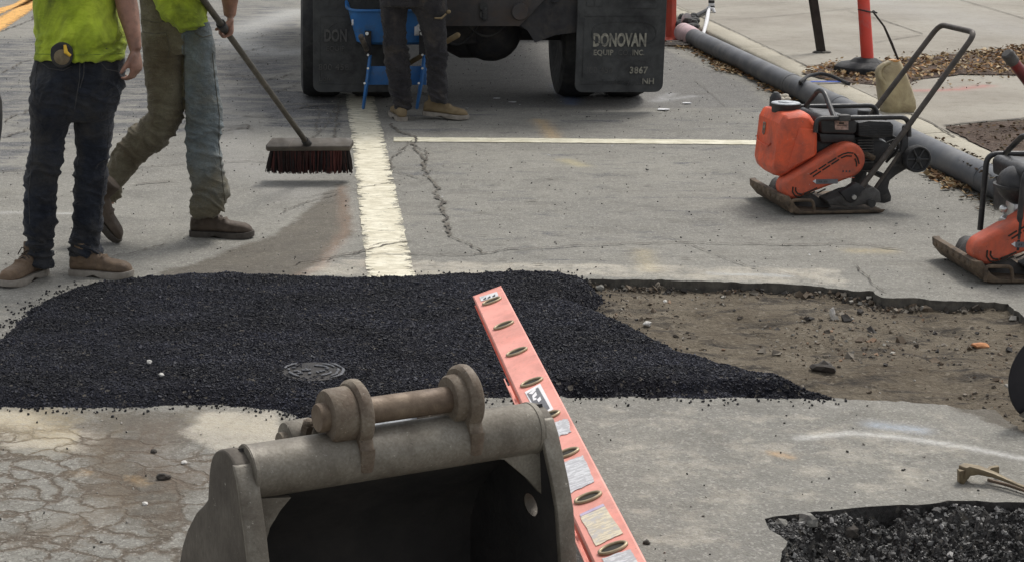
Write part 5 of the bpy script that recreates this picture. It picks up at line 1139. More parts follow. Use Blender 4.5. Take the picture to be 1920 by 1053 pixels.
    mb = MB(); a = T(1578, 231, .17); mb.box(F.w(a[0], .1695, a[2]), (.026, .001, .008), F.ex, F.ey); a = T(1578, 236, .17); mb.box(F.w(a[0], .1695, a[2] + .003), (.05, .001, .003), F.ex, F.ey); part('label_print', mb, M['hollow'], ft)
    # frame bars
    for k in (1, -1):
        zq = T(1600, 221, .2)[2]; f0, f1 = T(1534, 226, .2)[0], T(1702, 240, .2)[0]; f2 = f0 + (.0 if tank else -.03); zz = .0 if tank else -.03
        pth = fillet([F.w(f2 + .01, .2 * k, zq - .07 if tank else .14), F.w(f2 + .01, .2 * k, zq), F.w(f1, .2 * k, zq), F.w(f1 - .01, .2 * k, zq - .10)], .05, 6); mb = MB(); mb.tube(pth, .0128, 12); part('frame_bar', mb, M['bar'], rt, 60)
        if not tank:
            pth = fillet([F.w(f2 - .06, .1 * k + .05, .16), F.w(f2 - .06, .1 * k + .05, zq - .03), F.w(f1, .1 * k + .05, zq - .03)], .05, 6)
    hf_ = T(1565, 214, .2)[0] if tank else f2 - .07; zq = T(1600, 221, .2)[2]; zt = F1.on(1543, 171, 0, T(1565, 214, .2)[0])[2]
    mb = MB(); mb.tube(fillet([F.w(hf_, .2, zq), F.w(hf_, .045, zt), F.w(hf_, -.03, zt), F.w(hf_, -.2, zq)], .06, 6), .0128, 12); part('lifting_hoop', mb, M['bar'], rt, 60)
    mb = MB(); a = T(1582, 219, .2); mb.box(F.w(a[0], .2, zq + .002), (.06, .045, .032), F.ex, F.ey); part('bar_clamp', mb, M['dgrey'], rt, 30, .006)
    # handle
    b0, b1, b2 = T(1601, 371, .235), T(1700, 243, .235), T(1833, 62, .225); z0 = b0[2]
    hw_ = .205
    P = [F.w(b0[0], .225, b0[2]), F.w(b1[0], .225, b1[2]), F.w(b2[0], hw_, b2[2]), F.w(b2[0], -hw_, b2[2]), F.w(b1[0], -.225, b1[2]), F.w(b0[0], -.225, b0[2])]
    mb = MB(); mb.tube(fillet(P, .06, 7), .0145, 14); part('handle', mb, M['handle'], rt, 60)
    for k in (1, -1):
        q = [T(x, y, .25) for x, y in ((1576, 361), (1606, 342), (1622, 352), (1604, 378), (1596, 381), (1588, 377))]; mb = MB().prism([F.w(a, .205 * k, c) for a, b, c in q], [F.w(a, .25 * k, c) for a, b, c in q]); bk = part('handle_bracket', mb, M['blackp'], rt, 30, .006, 2)
        mb = MB(); a = T(1600.5, 369, .25); mb.cyl(F.w(a[0], .25 * k, a[2]), F.w(a[0], .262 * k, a[2]), .012, 12); part('bolt', mb, M['chrome'], bk)
    # rear: wheel arms, wheels, skid
    for k in (1, -1):
        q = [T(x, y, .15) for x, y in ((1636, 378), (1640, 352), (1676, 306), (1688, 283), (1694, 236), (1701, 232), (1703, 262), (1702, 284), (1726, 292), (1726, 306), (1700, 316), (1680, 328), (1668, 338), (1665, 352), (1671, 368), (1670, 377), (1658, 381))]
        mb = MB().prism([F.w(a, .13 * k, c) for a, b, c in q], [F.w(a, .155 * k, c) for a, b, c in q]); part('wheel_bracket', mb, M['blackp'], rt, 30, .005, 2)
        mb = MB(); a, b = T(1641, 358, .2), T(1690, 288, .2); mb.tube([F.w(a[0], .18 * k, a[2]), F.w(b[0], .18 * k, b[2])], .009, 10); part('strut', mb, M['handle'], rt)
        a = T(1722.5, 299, .215); cc = F.w(a[0], .19 * k, a[2]); mb = MB(); rr = .069
        lathe(mb, cc, F.ey, [(-.026, .03), (-.026, rr * .93), (-.018, rr), (.018, rr), (.026, rr * .93), (.026, rr * .84), (.014, rr * .80), (.012, .012)], 36); wl_ = part('wheel', mb, M['rubber'], rt, 40)
        mb = MB()
        for i in range(6):
            t = i * math.pi / 3; u = F.ex * math.cos(t) + Vector((0, 0, 1)) * math.sin(t); s_ = F.ey * k; mb.tube([cc + s_ * .018 + u * .008, cc + s_ * .018 + u * rr * .82], .0045, 6)
        lathe(mb, cc, F.ey * k, [(.005, .016), (.026, .015), (.028, .008)], 16); part('hub', mb, M['bar'], wl_)
    a = T(1722.5, 299, .215); mb = MB(); mb.cyl(F.w(a[0], -.2, a[2]), F.w(a[0], .2, a[2]), .01, 12); part('wheel_axle', mb, M['bar'], rt)
    mb = MB(); a, b = T(1668, 340, .2), T(1668, 375, .2); mb.cyl(F.w(a[0] + .02, -.15, a[2] + .02), F.w(a[0] + .02, .15, a[2] + .02), .015, 12); part('cross_tube', mb, M['bar'], rt)
    mb = MB(); h0 = T(1655, 300, 0); mb.tube(fillet([F.w(h0[0] + .05, .08, .32), F.w(h0[0] - .02, .1, .36), F.w(h0[0] - .06, .05, .30), F.w(h0[0] - .02, 0, .22)], .03), .007, 8); part('fuel_hose', mb, M['rubber'], rt)
    if tank:
        ol = [(1472, 214), (1506, 210), (1522, 214), (1537, 236), (1537, 292), (1466, 336), (1456, 330), (1452, 316), (1462, 232)]
        q = [T(x, y, .17) for x, y in ol]; q = [(a, c) for a, b, c in q]; cx = sum(a for a, c in q) / len(q); cz = sum(c for a, c in q) / len(q)
        mb = MB(); mb.rings([[F.w(cx + (a - cx) * s_, l, cz + (c - cz) * (s_ * .5 + .5 * t_)) for a, c in q] for l, s_, t_ in ((-.18, .74, .80), (-.145, .95, .96), (-.05, 1, 1), (.08, 1, 1), (.15, .96, .97), (.18, .80, .88))])
        tkk = part('water_tank', mb, M['orange'], rt, 22, .012, 2)
        q2 = [T(x, y, .182) for x, y in ((1497, 240), (1524, 242), (1527, 292), (1484, 314), (1474, 318))]; mb = MB().prism([F.w(a, .165, c) for a, b, c in q2], [F.w(a - .004, .187, c) for a, b, c in q2]); part('moulded_panel', mb, M['orange'], tkk, 50, .008, 3)
        zt_ = max(c for a, c in q); ff = (q[0][0] + q[1][0]) / 2
        mb = MB(); n_ = F.w(ff - .01, .02, zt_); lathe(mb, n_, (0, 0, 1), [(-.02, .068), (.0, .070), (.012, .076), (.024, .076), (.026, .06)], 30); cp = part('tank_cap', mb, M['rubber'], tkk, 40)
        mb = MB(); lathe(mb, n_, (0, 0, 1), [(.024, .073), (.028, .070), (.029, .04), (.034, .036), (.035, .005)], 30); part('cap_lid', mb, M['alu'], cp, 40)
        mb = MB(); n2 = F.w(ff - .01, -.13, zt_); lathe(mb, n2, (0, 0, 1), [(-.02, .03), (.03, .03), (.045, .024), (.06, .012)], 20); part('valve_cap', mb, M['blackp'], tkk, 40)
        # front badge: plain pale emblem and moulded step
        fa, fb = F1.on(1434, 240, 1, .04), None
        fx = T(1462, 232, .17); fz = T(1462, 245, .17)
        def fr(l, tz): # point on the tank front
            c_ = [qq for qq in q]; a0 = q[8]; a1 = q[7]; t = (a0[1] - tz) / (a0[1] - a1[1]); return F.w(a0[0] + (a1[0] - a0[0]) * t + .004, l, tz)
        zb_ = q[8][1] - .055
        mb = MB(); mb.tube([fr(-.045, zb_ + .03), fr(-.02, zb_ + .03), fr(-.02, zb_ - .02), fr(-.03, zb_ - .03), fr(-.045, zb_ - .02), fr(-.045, zb_ + .03)], .003, 6); mb.tube([fr(-.045, zb_ + .005), fr(-.022, zb_ + .005)], .003, 6); mb.tube([fr(-.036, zb_ - .01), fr(-.03, zb_ + .015)], .003, 6); part('emblem', mb, M['letter'], tkk)
        mb = MB(); mb.tube(fillet([fr(-.12, zb_ - .05), fr(-.10, zb_ - .075), fr(.05, zb_ - .08), fr(.08, zb_ - .06)], .02), .0035, 8); part('moulded_step', mb, M['orange'], tkk)
    else:
        c = F.w(T(1560, 240, .1)[0] + .05, .06, .40); mb = MB(); mb.ell(c, (.095, .10, .085), 24, 16); tt = part('round_air_cleaner', mb, M['blackp'], rt, 60)
        mb = MB(); lathe(mb, c, (0, 0, 1), [(-.012, .10), (-.012, .109), (.0, .109), (.0, .10)], 30); part('seam_band', mb, M['bar'], tt)
        mb = MB(); mb.box(c + Vector((0, 0, -.13)), (.07, .09, .1), F.ex, F.ey); mb.cyl(c + Vector((-.06, -.04, -.14)), c + Vector((-.09, -.08, -.15)), .02, 12); mb.ell(c + Vector((-.08, -.05, -.10)), (.02, .02, .018), 10, 8); part('carburettor', mb, M['chrome'], rt, 30, .01)
    return rt, lipF, lipZ
rt1, lF, lZ = compactor(F1, True, 'orange plate compactor with a big orange water tank and tall looped handle')
O2 = G(1745, 442, lZ) - Vector((-.9995, -.03, 0)) * lF + Vector((.03, -.9995, 0)) * .25; O2.z = 0
F2 = Frame(O2, (-.9995, -.03), (.03, -.9995))
compactor(F2, False, 'orange plate compactor without a tank, cut off by the right edge of the photo')

# ------------------------------------------------------------------ kerbside things
def pline(pts, z_): return [G(x, y, z_) for x, y in pts]
PR = .078
c0 = G(1283, 62, .08); pc_ = [(1300, 73), (1400, 131), (1479, 170), (1600, 223), (1786, 296), (1854, 337), (1990, 420)]
pp = pline(pc_, PR)
pip_ = root('drain_pipe', (pp[2].x, pp[2].y, 0), 'long dusty dark grey plastic pipe lying in the gutter along the kerb', 'pipe')
# straight run in the gutter
pa, pb = G(1290, 65, PR), G(1854, 337, PR); dpp = (pb - pa).normalized(); L_ = (pb - pa).length
def at_(t): return pa + dpp * t
def near_t(px, py): q = G(px, py, PR); return (q - pa).dot(dpp)
js = [0.0, near_t(1450, 157), near_t(1548, 200), near_t(1843, 331), L_ + 2.6]
for i in range(4):
    a, b = js[i], js[i + 1]; path = [at_(a + (b - a) * k / 14) for k in range(15)]
    mb = MB(); mb.tube(path, [PR] * 15, 32); part('pipe_section', mb, M['hdpe'], pip_, 50)
    if i: mb = MB(); mb.tube([at_(a - .012), at_(a - .01), at_(a + .08), at_(a + .083)], [PR, PR + .0035, PR + .0035, PR], 32); part('coupling', mb, M['hdpe'], pip_, 30)
mb = MB(); mb.tube([at_(-.22), at_(-.2), at_(.05), at_(.22), at_(.24)], [PR * .9, PR + .012, PR + .012, PR + .006, PR], 30); part('pink_collar', mb, M['pinkish'], pip_, 30)
# sign posts
def lean(mb, a, b, Y_, r_, n=20): A, B = V(*a, Y_), V(*b, Y_); d = (A - B); mb.tube([B, B + d * 1.0, B + d * (2.0)], r_, n)
gY = G(1626, 136, KZ); Yd = gY.y
dp = root('delineator_post', (gY.x, Yd, KZ), 'red plastic delineator post on a black rubber base beside the leaf bed', 'delineator')
mb = MB(); A, B = V(1619, 0, Yd), V(1628, 134, Yd); mb.tube([B, A, A + (A - B) * .9], [.047, .045, .042], 24); part('post', mb, M['post'], dp, 50)
mb = MB(); cb = Vector((B.x - .03, Yd - .0, KZ + .006)); lathe(mb, cb, (0, 0, 1), [(.0, .24), (.045, .235), (.065, .20), (.08, .12), (.105, .085), (.11, .03)], 8); part('base', mb, M['rubber'], dp, 25, .006)
tq = V(1622, 20, Yd)
mb = MB(); ring = [tq + Vector((math.cos(t) * .05, math.sin(t) * .05, -.01 * math.cos(t))) for t in np.linspace(0, 2 * math.pi, 21)]; mb.tube(ring, .006, 6); mb.tube([tq + Vector((.05, -.02, 0)), tq + Vector((.085, -.03, -.015))], .006, 6); mb.ell(tq + Vector((.055, -.03, -.005)), (.012, .012, .012), 8, 6)
single('cable_tie', mb, M['rubber'], tq, 'black tie knotted round the red delineator post', 'tie')
gj = G(1678, 208, KZ); JY = gj.y
ju = root('plastic_jug', (gj.x, JY, KZ), 'dirty cream plastic jug with a cut open mouth standing on the kerb', 'jug')
mb = MB(); rg = []
for py, a, b, dr in ((209, 1654, 1709, .8), (200, 1651, 1713, .85), (185, 1649, 1712, .85), (165, 1646, 1706, .85), (148, 1645, 1700, .85), (136, 1644, 1696, .85), (126, 1648, 1692, .8), (119, 1655, 1690, .7), (114, 1664, 1688, .7), (112, 1668, 1686, .7)):
    A, B = V(a, py, JY), V(b, py, JY); c = (A + B) / 2; ra = (B - A).length / 2; rg.append([c + Vector((ra * math.copysign(abs(math.cos(t)) ** .5, math.cos(t)), ra * dr * math.copysign(abs(math.sin(t)) ** .5, math.sin(t)), 0)) + Vector((noise.noise(Vector((t, py * .04, 1))) * .008, noise.noise(Vector((t, py * .04, 5))) * .008, 0)) for t in np.linspace(0, 2 * math.pi, 29)[:-1]])
mb.rings(rg); jb = part('jug_body', mb, M['jug'], ju, 50)
mb = MB(); mb.tube(fillet([V(1668, 118, JY - .03), V(1654, 122, JY - .05), V(1647, 140, JY - .06), V(1660, 158, JY - .07)], .04), [.014] * 14 if False else .013, 10); part('jug_handle', mb, M['jug'], ju, 60)
mb = MB(); lathe(mb, V(1677, 113, JY), (0, 0, 1), [(-.006, .028), (-.006, .036), (.004, .036), (.004, .028)], 22); part('jug_rim', mb, surf('orange_jug_rim', (.5, .23, .06, 1), (.6, .3, .1, 1), 9, .6), ju, 30)
mb = MB(); mb.tube([V(1682, 122, JY), V(1684, 112, JY), V(1672, 82, JY), V(1658, 50, JY + .01), V(1637, 22, JY + .03)], [.013, .014, .017, .013, .012], 8, .5); single('paddle_stick', mb, M['steelpost'], V(1683, 118, JY), 'dark wooden stick standing in the cream jug and leaning on the red post', 'stick')
gh = G(1500, 160, KZ); hp_ = [G(1499, 160, .1), G(1501, 153, .17), V(1515, 142, G(1515, 155, KZ).y), V(1540, 137, G(1540, 152, KZ).y), V(1562, 143, G(1562, 154, KZ).y), G(1578, 151, KZ + .02), G(1592, 157, KZ + .012)]
mb = MB(); mb.tube(fillet(hp_, .05, 4), .0135, 12); single('rubber_hose', mb, M['rubber'], hp_[0], 'black rubber hose arching over the kerb edge to the delineator base', 'hose')
mb = MB(); mb.box(G(1545, 153, KZ + .012), (.3, .035, .006)); single('blue_strip', mb, surf('bright_blue_film', (.08, .13, .5, 1), (.12, .2, .65, 1), 9, .6), G(1545, 153, KZ), 'thin blue strip lying on the kerb under the hose arch', 'strip')
gs = G(1541, 98, KZ); sp = root('sign_post', (gs.x, gs.y, KZ), 'dark brown steel channel post rising from the pavement slab', 'post')
A, B = V(1526, 0, gs.y), V(1541, 98, gs.y); d = (A - B); mb = MB()
sec = [(-.04, .02), (-.034, .02), (-.022, -.012), (.022, -.012), (.034, .02), (.04, .02), (.028, -.02), (-.028, -.02)]
mb.rings([[B + d * t + Vector((a, b, 0)) for a, b in sec] for t in (-.02, .5, 1, 2.6)]); mb.box(B + d * .9 + Vector((0, -.005, 0)), (.05, .008, .01)); part('channel', mb, M['steelpost'], sp, 30)
mb = MB(); 
for i in range(8): t = i * .785; mb.ell(B + Vector((math.cos(t) * .05, math.sin(t) * .04, .0)), (.03, .025, .012), 8, 6)
part('footing', mb, M['cut'], sp)
go = G(1257, 74); op = root('delineator_post', (go.x, go.y, 0), 'dull orange plastic post beside the lorry near the pink pipe end', 'delineator')
mb = MB(); A, B = V(1258, 0, go.y), V(1257, 72, go.y); d = A - B; w_ = .056
mb.tube([B + d * -.0, B + d * .04, B + d * .08, B + d * 1, B + d * 2.4], [.07, .062, w_, w_, w_ * .95], 6); part('post', mb, M['post2'], op, 30, .004)
mb = MB(); lathe(mb, B, (0, 0, 1), [(-.01, .14), (.0, .14), (.012, .09), (.02, .06)], 20); part('base', mb, M['post2'], op)
# white stand with tripod legs
gq = G(1330, 22, KZ); st_ = root('sign_stand', (gq.x, gq.y, KZ), 'small taped stand with white splayed legs at the kerb beyond the pipe', 'stand')
mb = MB(); A = V(1334, 0, gq.y); B = V(1334, 16, gq.y); d = A - B
for i in range(9): mb2 = MB(); mb2.box(B + d * (.15 + .33 * i), (.06, .03, d.length * .33)); part('pole_band', mb2, M['wlabel'] if i % 2 else M['rubber'], st_, 30, .003)
tp = V(1329, 17, gq.y - .05)
for a, mt in (((1290, 42), M['rubber']), ((1317, 70), M['wlabel']), ((1340, 24), M['wlabel'])):
    mb = MB(); e_ = G(a[0], a[1], .12 if a[0] != 1317 else .10); mb.tube([tp, tp.lerp(e_, .55) + Vector((.01, 0, .02)), e_], [.018, .02, .014], 8); part('leg', mb, mt, st_)
mb = MB(); mb.ell(tp, (.03, .03, .03), 10, 8); part('joint', mb, M['wlabel'], st_)
mb = MB()
for i in range(16): c = G(1282 + random.uniform(-14, 22), 40 + random.uniform(-8, 10), .14); mb.ell(c, (random.uniform(.03, .07), .05, random.uniform(.02, .06)), 7, 5)
single('plastic_bag', mb, M['rubber'], G(1280, 42, .12), 'crumpled dark bag on the kerb behind the pink pipe collar', 'bag', smooth=20)
mb = MB(); q = G(1286, 37, .17); mb.rings([[q + Vector((math.cos(k) * .05 + dz * .3, math.sin(k * 2) * .02, math.sin(k) * .05 + dz)) for k in np.linspace(0, 5.4, 7)] for dz in (0, .02)]); single('paper_scrap', mb, M['wlabel'], q, 'white crumpled scrap stuck on the dark bag', 'scrap')
mb = MB(); 
for i in range(3): a_ = G(1243 + i * 3, 84 - i * 3, .03); mb.tube([a_, a_ + Vector((.25, .03 * i, .0)), a_ + Vector((.45 - .1 * i, -.05, 0))], .018, 6, .6)
single('wood_debris', mb, M['hair'], G(1250, 84), 'bits of brown wood at the foot of the dull orange post', 'wood')
mb = MB()
for i in range(7): c = G(1452 + i * 4, 186 - (i % 3) * 3, .05 + .02 * (i % 2)); mb.ell(c, (.03, .02, .018), 6, 5)
single('crumpled_paper', mb, surf('cream_paper', (.55, .5, .4, 1), (.65, .6, .5, 1), 20, .9), G(1462, 190), 'cream crumpled paper in the gutter behind the orange water tank', 'paper', smooth=10)

# ------------------------------------------------------------------ ladder
LZ = .40
a0, a1 = G(913, 545, LZ), G(1150, 1028, LZ); ld = (a1 - a0); ld.z = 0; ld.normalize(); roll = R(21)
lc = Vector((-ld.y, ld.x, 0)); lc = lc if lc.x > 0 else -lc; lc3 = lc * math.cos(roll) + Vector((0, 0, math.sin(roll))); ln = ld.cross(lc3); ln = ln if ln.z > 0 else -ln
LL = 2.45
la = root('ladder', (a0.x, a0.y, 0), 'faded salmon fibreglass ladder lying on its side behind the bucket, rails up', 'ladder')
def lp(t, a, h): return a0 + ld * t + lc3 * a + ln * h
HW = .05
for drop, nm in ((0, 0), (-.34, 1)):
    mb = MB()
    if not nm: sec = [(-HW, -.034), (-HW, -.004), (-HW + .004, 0), (HW - .004, 0), (HW, -.004), (HW, -.034), (HW - .004, -.034), (HW - .005, -.005), (-HW + .005, -.005), (-HW + .004, -.034)]
    else: sec = [(-HW, .034), (-HW, .004), (-HW + .004, 0), (HW - .004, 0), (HW, .004), (HW, .034), (HW - .004, .034), (HW - .005, .005), (-HW + .005, .005), (-HW + .004, .034)]
    mb.rings([[lp(t, a, h + drop) for a, h in sec] for t in np.linspace(0, LL, 8)]); rl = part('rail', mb, M['pink'], la, 30)
    if not nm:
        topr = rl; mb = MB(); mb.tube([lp(.004, a, -.004) for a in (-HW, -HW * .5, 0, HW * .5, HW)], .006, 8); part('end_cap', mb, M['pink'], rl)
        mb = MB(); mb.box(lp(LL / 2, -HW - .001, -.033), (LL, .003, .008), ld, ln, lc3); part('flange_edge', mb, M['pinkd'], rl)
for i, (x, y) in enumerate(((919, 565), (941, 610), (967, 660), (995, 717), (1030, 780), (1066, 850), (1103, 933), (1147, 1028))):
    q = G(x, y, LZ); t = (q - a0).dot(ld); c = lp(t, 0, 0)
    mb = MB(); mb.rings([[c + lc3 * math.cos(k) * .024 + ld * math.sin(k) * .014 + ln * h for k in np.linspace(0, 2 * math.pi, 17)[:-1]] for h in (-.339, .001)]); rg_ = part('rung', mb, M['chrome'], la, 40)
    mb = MB(); tor = [c + lc3 * math.cos(k) * .030 + ld * math.sin(k) * .019 + ln * .003 for k in np.linspace(0, 2 * math.pi, 25)]; mb.tube(tor, .0042, 8); part('collar', mb, M['brass'], rg_, 60)
    mb = MB(); mb.rings([[c + lc3 * math.cos(k) * .0275 + ld * math.sin(k) * .0165 + ln * h for k in np.linspace(0, 2 * math.pi, 17)[:-1]] for h in (.001, .0022)]); part('hollow_end', mb, M['hollow'], rg_, 60)
def lpatch(name, pxs, mt, h=.0012):
    # outline traced on the tilted face
    out = []
    for x, y in pxs:
        d = ray(x, y); o_ = a0 + ln * h; t = (o_ - CO).dot(ln) / d.dot(ln); out.append(CO + d * t)
    mb = MB().prism(out, [p + ln * .0008 for p in out]); return part(name, mb, mt, topr)
def jagpx(p, amp=2.2, n=7):
    o_ = []
    for i in range(len(p)):
        a, b = p[i], p[(i + 1) % len(p)]
        for k in range(n): t = k / n; o_.append((a[0] + (b[0] - a[0]) * t + random.uniform(-amp, amp) * .6, a[1] + (b[1] - a[1]) * t + random.uniform(-amp, amp) * .6))
    return o_
lpatch('height_label', [(899, 556), (932, 546), (935, 554), (902, 564)], M['wlabel']); 
for x_ in (906, 914, 923): lpatch('label_mark', [(x_, 560 - (x_ - 906) * .3), (x_ + 5, 556 - (x_ - 906) * .3), (x_ + 6, 559 - (x_ - 906) * .3), (x_ + 1, 561 - (x_ - 906) * .3)], M['rubber'], .0022)
lpatch('logo_border', [(984, 734), (1013, 718), (1038, 766), (1010, 782)], M['lab4']); lpatch('logo_panel', [(988, 737), (1009, 725), (1031, 764), (1012, 776)], M['lab3'], .0022)
for pts_ in ([(991, 737), (1004, 727), (1005, 730), (998, 738)], [(998, 741), (1005, 733), (1007, 739), (1001, 745), (1006, 745), (1006, 748), (1000, 750)], [(1007, 748), (1013, 742), (1015, 748), (1010, 753)]): lpatch('logo_stroke', pts_, M['lab4'], .0032)
lpatch('peeling_label', jagpx([(1040, 790), (1064, 783), (1071, 808), (1044, 818)]), M['lab1'])
lpatch('peeling_label', jagpx([(1052, 868), (1094, 852), (1114, 902), (1070, 923)], 2), M['lab1'])
lpatch('caution_label', jagpx([(1087, 966), (1133, 946), (1168, 998), (1118, 1022)], 1.4), M['lab2'])
lpatch('label_edge', [(1087, 963), (1131, 943), (1134, 947), (1089, 967)], surf('faded_violet_print', (.4, .33, .47, 1), (.5, .43, .55, 1), 30, .6), .0018)
lpatch('peeling_label', jagpx([(1128, 1046), (1182, 1028), (1200, 1060), (1150, 1085)], 1.5), M['lab1'])

# ------------------------------------------------------------------ excavator bucket
ZT = .70
bl0, br0 = G(455, 885, ZT), G(1005, 800, ZT); wdir = (br0 - bl0); BW = wdir.length; wdir.normalize(); un = Vector((wdir.y, -wdir.x, 0))
FB = Frame((bl0.x, bl0.y, 0), (wdir.x, wdir.y), (un.x, un.y))   # local: w across, u toward the mouth, z up
bk = root('digger_bucket', (FB.w(BW / 2, 0, 0)), 'dusty tan digger bucket standing with its dark mouth toward the camera, pin ears on top', 'digger bucket')
TB = lambda x, y, w_: FB.on(x, y, 0, w_)
TR = .052
# wrapper profile (u, z): from the torque tube over the back to the cutting edge
prof_old = [(0.0, ZT + .01), (-.05, ZT + .0), (-.10, ZT - .09), (-.17, ZT - .13), (-.25, ZT - .2), (-.31, ZT - .3), (-.33, ZT - .42), (-.30, ZT - .54), (-.22, .08), (-.1, .025), (.05, .012), (.22, .01)]
# side plates: silhouette traced on the left plate
plp = [(421, 850), (426, 842), (433, 838), (441, 838), (449, 843), (457, 853), (464, 868), (472, 900), (479, 950), (486, 1000), (492, 1053)]
fr_ = [TB(x, y, 0)[1:] for x, y in plp]; bkp = [TB(x, y, 0)[1:] for x, y in ((357, 1053), (364, 1015), (374, 985), (390, 955), (404, 941), (412, 930), (413.5, 905), (415, 880), (417.5, 862))]
lst = fr_[-1]; bst = bkp[0]
sil = fr_ + [(lst[0] + .03, .25), (.27, .12), (.27, .005), (-.08, .012), (-.24, .05), (min(bst[0] + .0, -.28), .2)] + bkp
back = [(-.01, ZT + .045), (-.035, ZT + .035)] + [(u + .008, z_) for u, z_ in bkp[::-1]] + [(u + .008, z_ + .004) for u, z_ in [(min(bst[0], -.28), .2), (-.24, .05), (-.08, .012)]] + [(.22, .010)]
print('BACK', [(round(a, 3), round(b, 3)) for a, b in back], 'FRONT', [(round(a, 3), round(b, 3)) for a, b in fr_])
inn = []
for i, (u, z_) in enumerate(back):
    a = Vector(back[max(i - 1, 0)]); b = Vector(back[min(i + 1, len(back) - 1)]); t = (b - a).normalized(); inn.append((u - t.y * .012, z_ + t.x * .012))
mb = MB(); outl = back + inn[::-1]
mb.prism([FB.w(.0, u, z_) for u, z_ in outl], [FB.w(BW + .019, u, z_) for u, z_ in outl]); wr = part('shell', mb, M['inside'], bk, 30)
def side(w0, w1, mt, name='side_plate'):
    mb = MB(); mb.prism([FB.w(w0, u, z_) for u, z_ in sil], [FB.w(w1, u, z_) for u, z_ in sil]); return part(name, mb, mt, bk, 30, .006, 3)
side(-.026, .010, M['bucketd']); sr = None
FLR = lambda z_: .026 * max(0, min(1, (ZT - z_) / .36))
# right plate carries a hole
hc = TB(993, 945, BW); mb = MB()
bm = bmesh.new(); ov = [bm.verts.new((u, z_, 0)) for u, z_ in sil]; es = [bm.edges.new((ov[i], ov[(i + 1) % len(ov)])) for i in range(len(ov))]
hv = [bm.verts.new((hc[1] + .028 * math.cos(t), hc[2] + .024 * math.sin(t), 0)) for t in np.linspace(0, 2 * math.pi, 19)[:-1]]; es += [bm.edges.new((hv[i], hv[(i + 1) % len(hv)])) for i in range(len(hv))]
bmesh.ops.triangle_fill(bm, use_beauty=True, use_dissolve=False, edges=es); bm.verts.index_update()
hole_c = Vector((hc[1], hc[2])); 
fl = [[v_.index for v_ in f_.verts] for f_ in bm.faces if (Vector(f_.calc_center_median()[:2]) - hole_c).length > .0245]; vv = [v_.co.copy() for v_ in bm.verts]; no_ = len(ov); nh = len(hv); bm.free()
for w_ in (BW - .008, BW + .022): n = len(mb.v); mb.v += [FB.w(w_ + FLR(c.y), c.x, c.y) for c in vv]; mb.f += [[i + n for i in f_] for f_ in fl]
n = len(vv)
for st0, ct_ in ((0, no_), (no_, nh)): mb.f += [[st0 + i, st0 + (i + 1) % ct_, st0 + (i + 1) % ct_ + n, st0 + i + n] for i in range(ct_)]
part('side_plate', mb, M['bucketd'], bk, 30)
mb = MB(); mb.v += [FB.w(BW - .0105 + FLR(c.y), c.x, c.y) for c in vv]; mb.f += [list(f_) for f_ in fl]; part('shade_liner', mb, M['inside'], bk, 30)  # added sheet over the plate, its dark colour stands in for interior shade
# pale worn front edge bars
for w0, w1 in ((-.028, .014), (BW - .014, BW + .024)):
    mb = MB(); e_ = fr_[6:] + [(lst[0] + .03, .25), (.275, .12)]; rg = []
    for i, (u, z_) in enumerate(e_): k_ = FLR(z_) if w0 > .1 else 0; rg.append([FB.w(w0 + k_, u + .004, z_), FB.w(w1 + k_, u + .004, z_), FB.w(w1 + k_, u - .012, z_ - .0), FB.w(w0 + k_, u - .012, z_)])
    mb.rings(rg); part('edge_bar', mb, M['bucket'], bk, 30, .004)
# torque tube
mb = MB(); mb.tube([FB.w(.006, 0, ZT), FB.w(BW - .006, 0, ZT)], TR, 40); part('torque_tube', mb, M['bucket'], bk, 50)
for w_ in (.01, BW - .016): mb = MB(); lathe(mb, FB.w(w_, 0, ZT), wdir, [(-.002, TR + .0015), (.003, TR + .0015), (.006, TR)], 36); part('weld_seam', mb, M['bucket'], bk, 50)
# inner gussets below the tube, traced on the plane just in front of it
for gpts in ([(468, 934), (546, 931), (526, 955), (506, 988), (494, 1032), (489, 1070), (478, 1070)], [(905, 858), (946, 860), (989, 896), (1020, 930), (1037, 955), (1050, 1010), (1056, 1070), (1062, 1070), (1040, 870), (1030, 838), (905, 850)]):
    q = [FB.on(x, y, 1, .030) for x, y in gpts]; mb = MB(); mb.prism([FB.w(a, .030, c) for a, b, c in q], [FB.w(a, .016, c) for a, b, c in q]); part('corner_gusset', mb, M['bucket'], bk, 30)
# cutting edge and teeth
mb = MB(); mb.box(FB.w(BW / 2, .24, .02), (BW + .04, .09, .025), FB.ex, FB.ey); part('cutting_edge', mb, M['iron'], bk, 30, .003)
for i in range(4): mb = MB(); c = FB.w(.06 + i * (BW - .12) / 3, .29, .03); mb.tube([c - un * .04, c + un * .04], [.035, .012], 4, .5); part('tooth', mb, M['iron'], bk, 30)
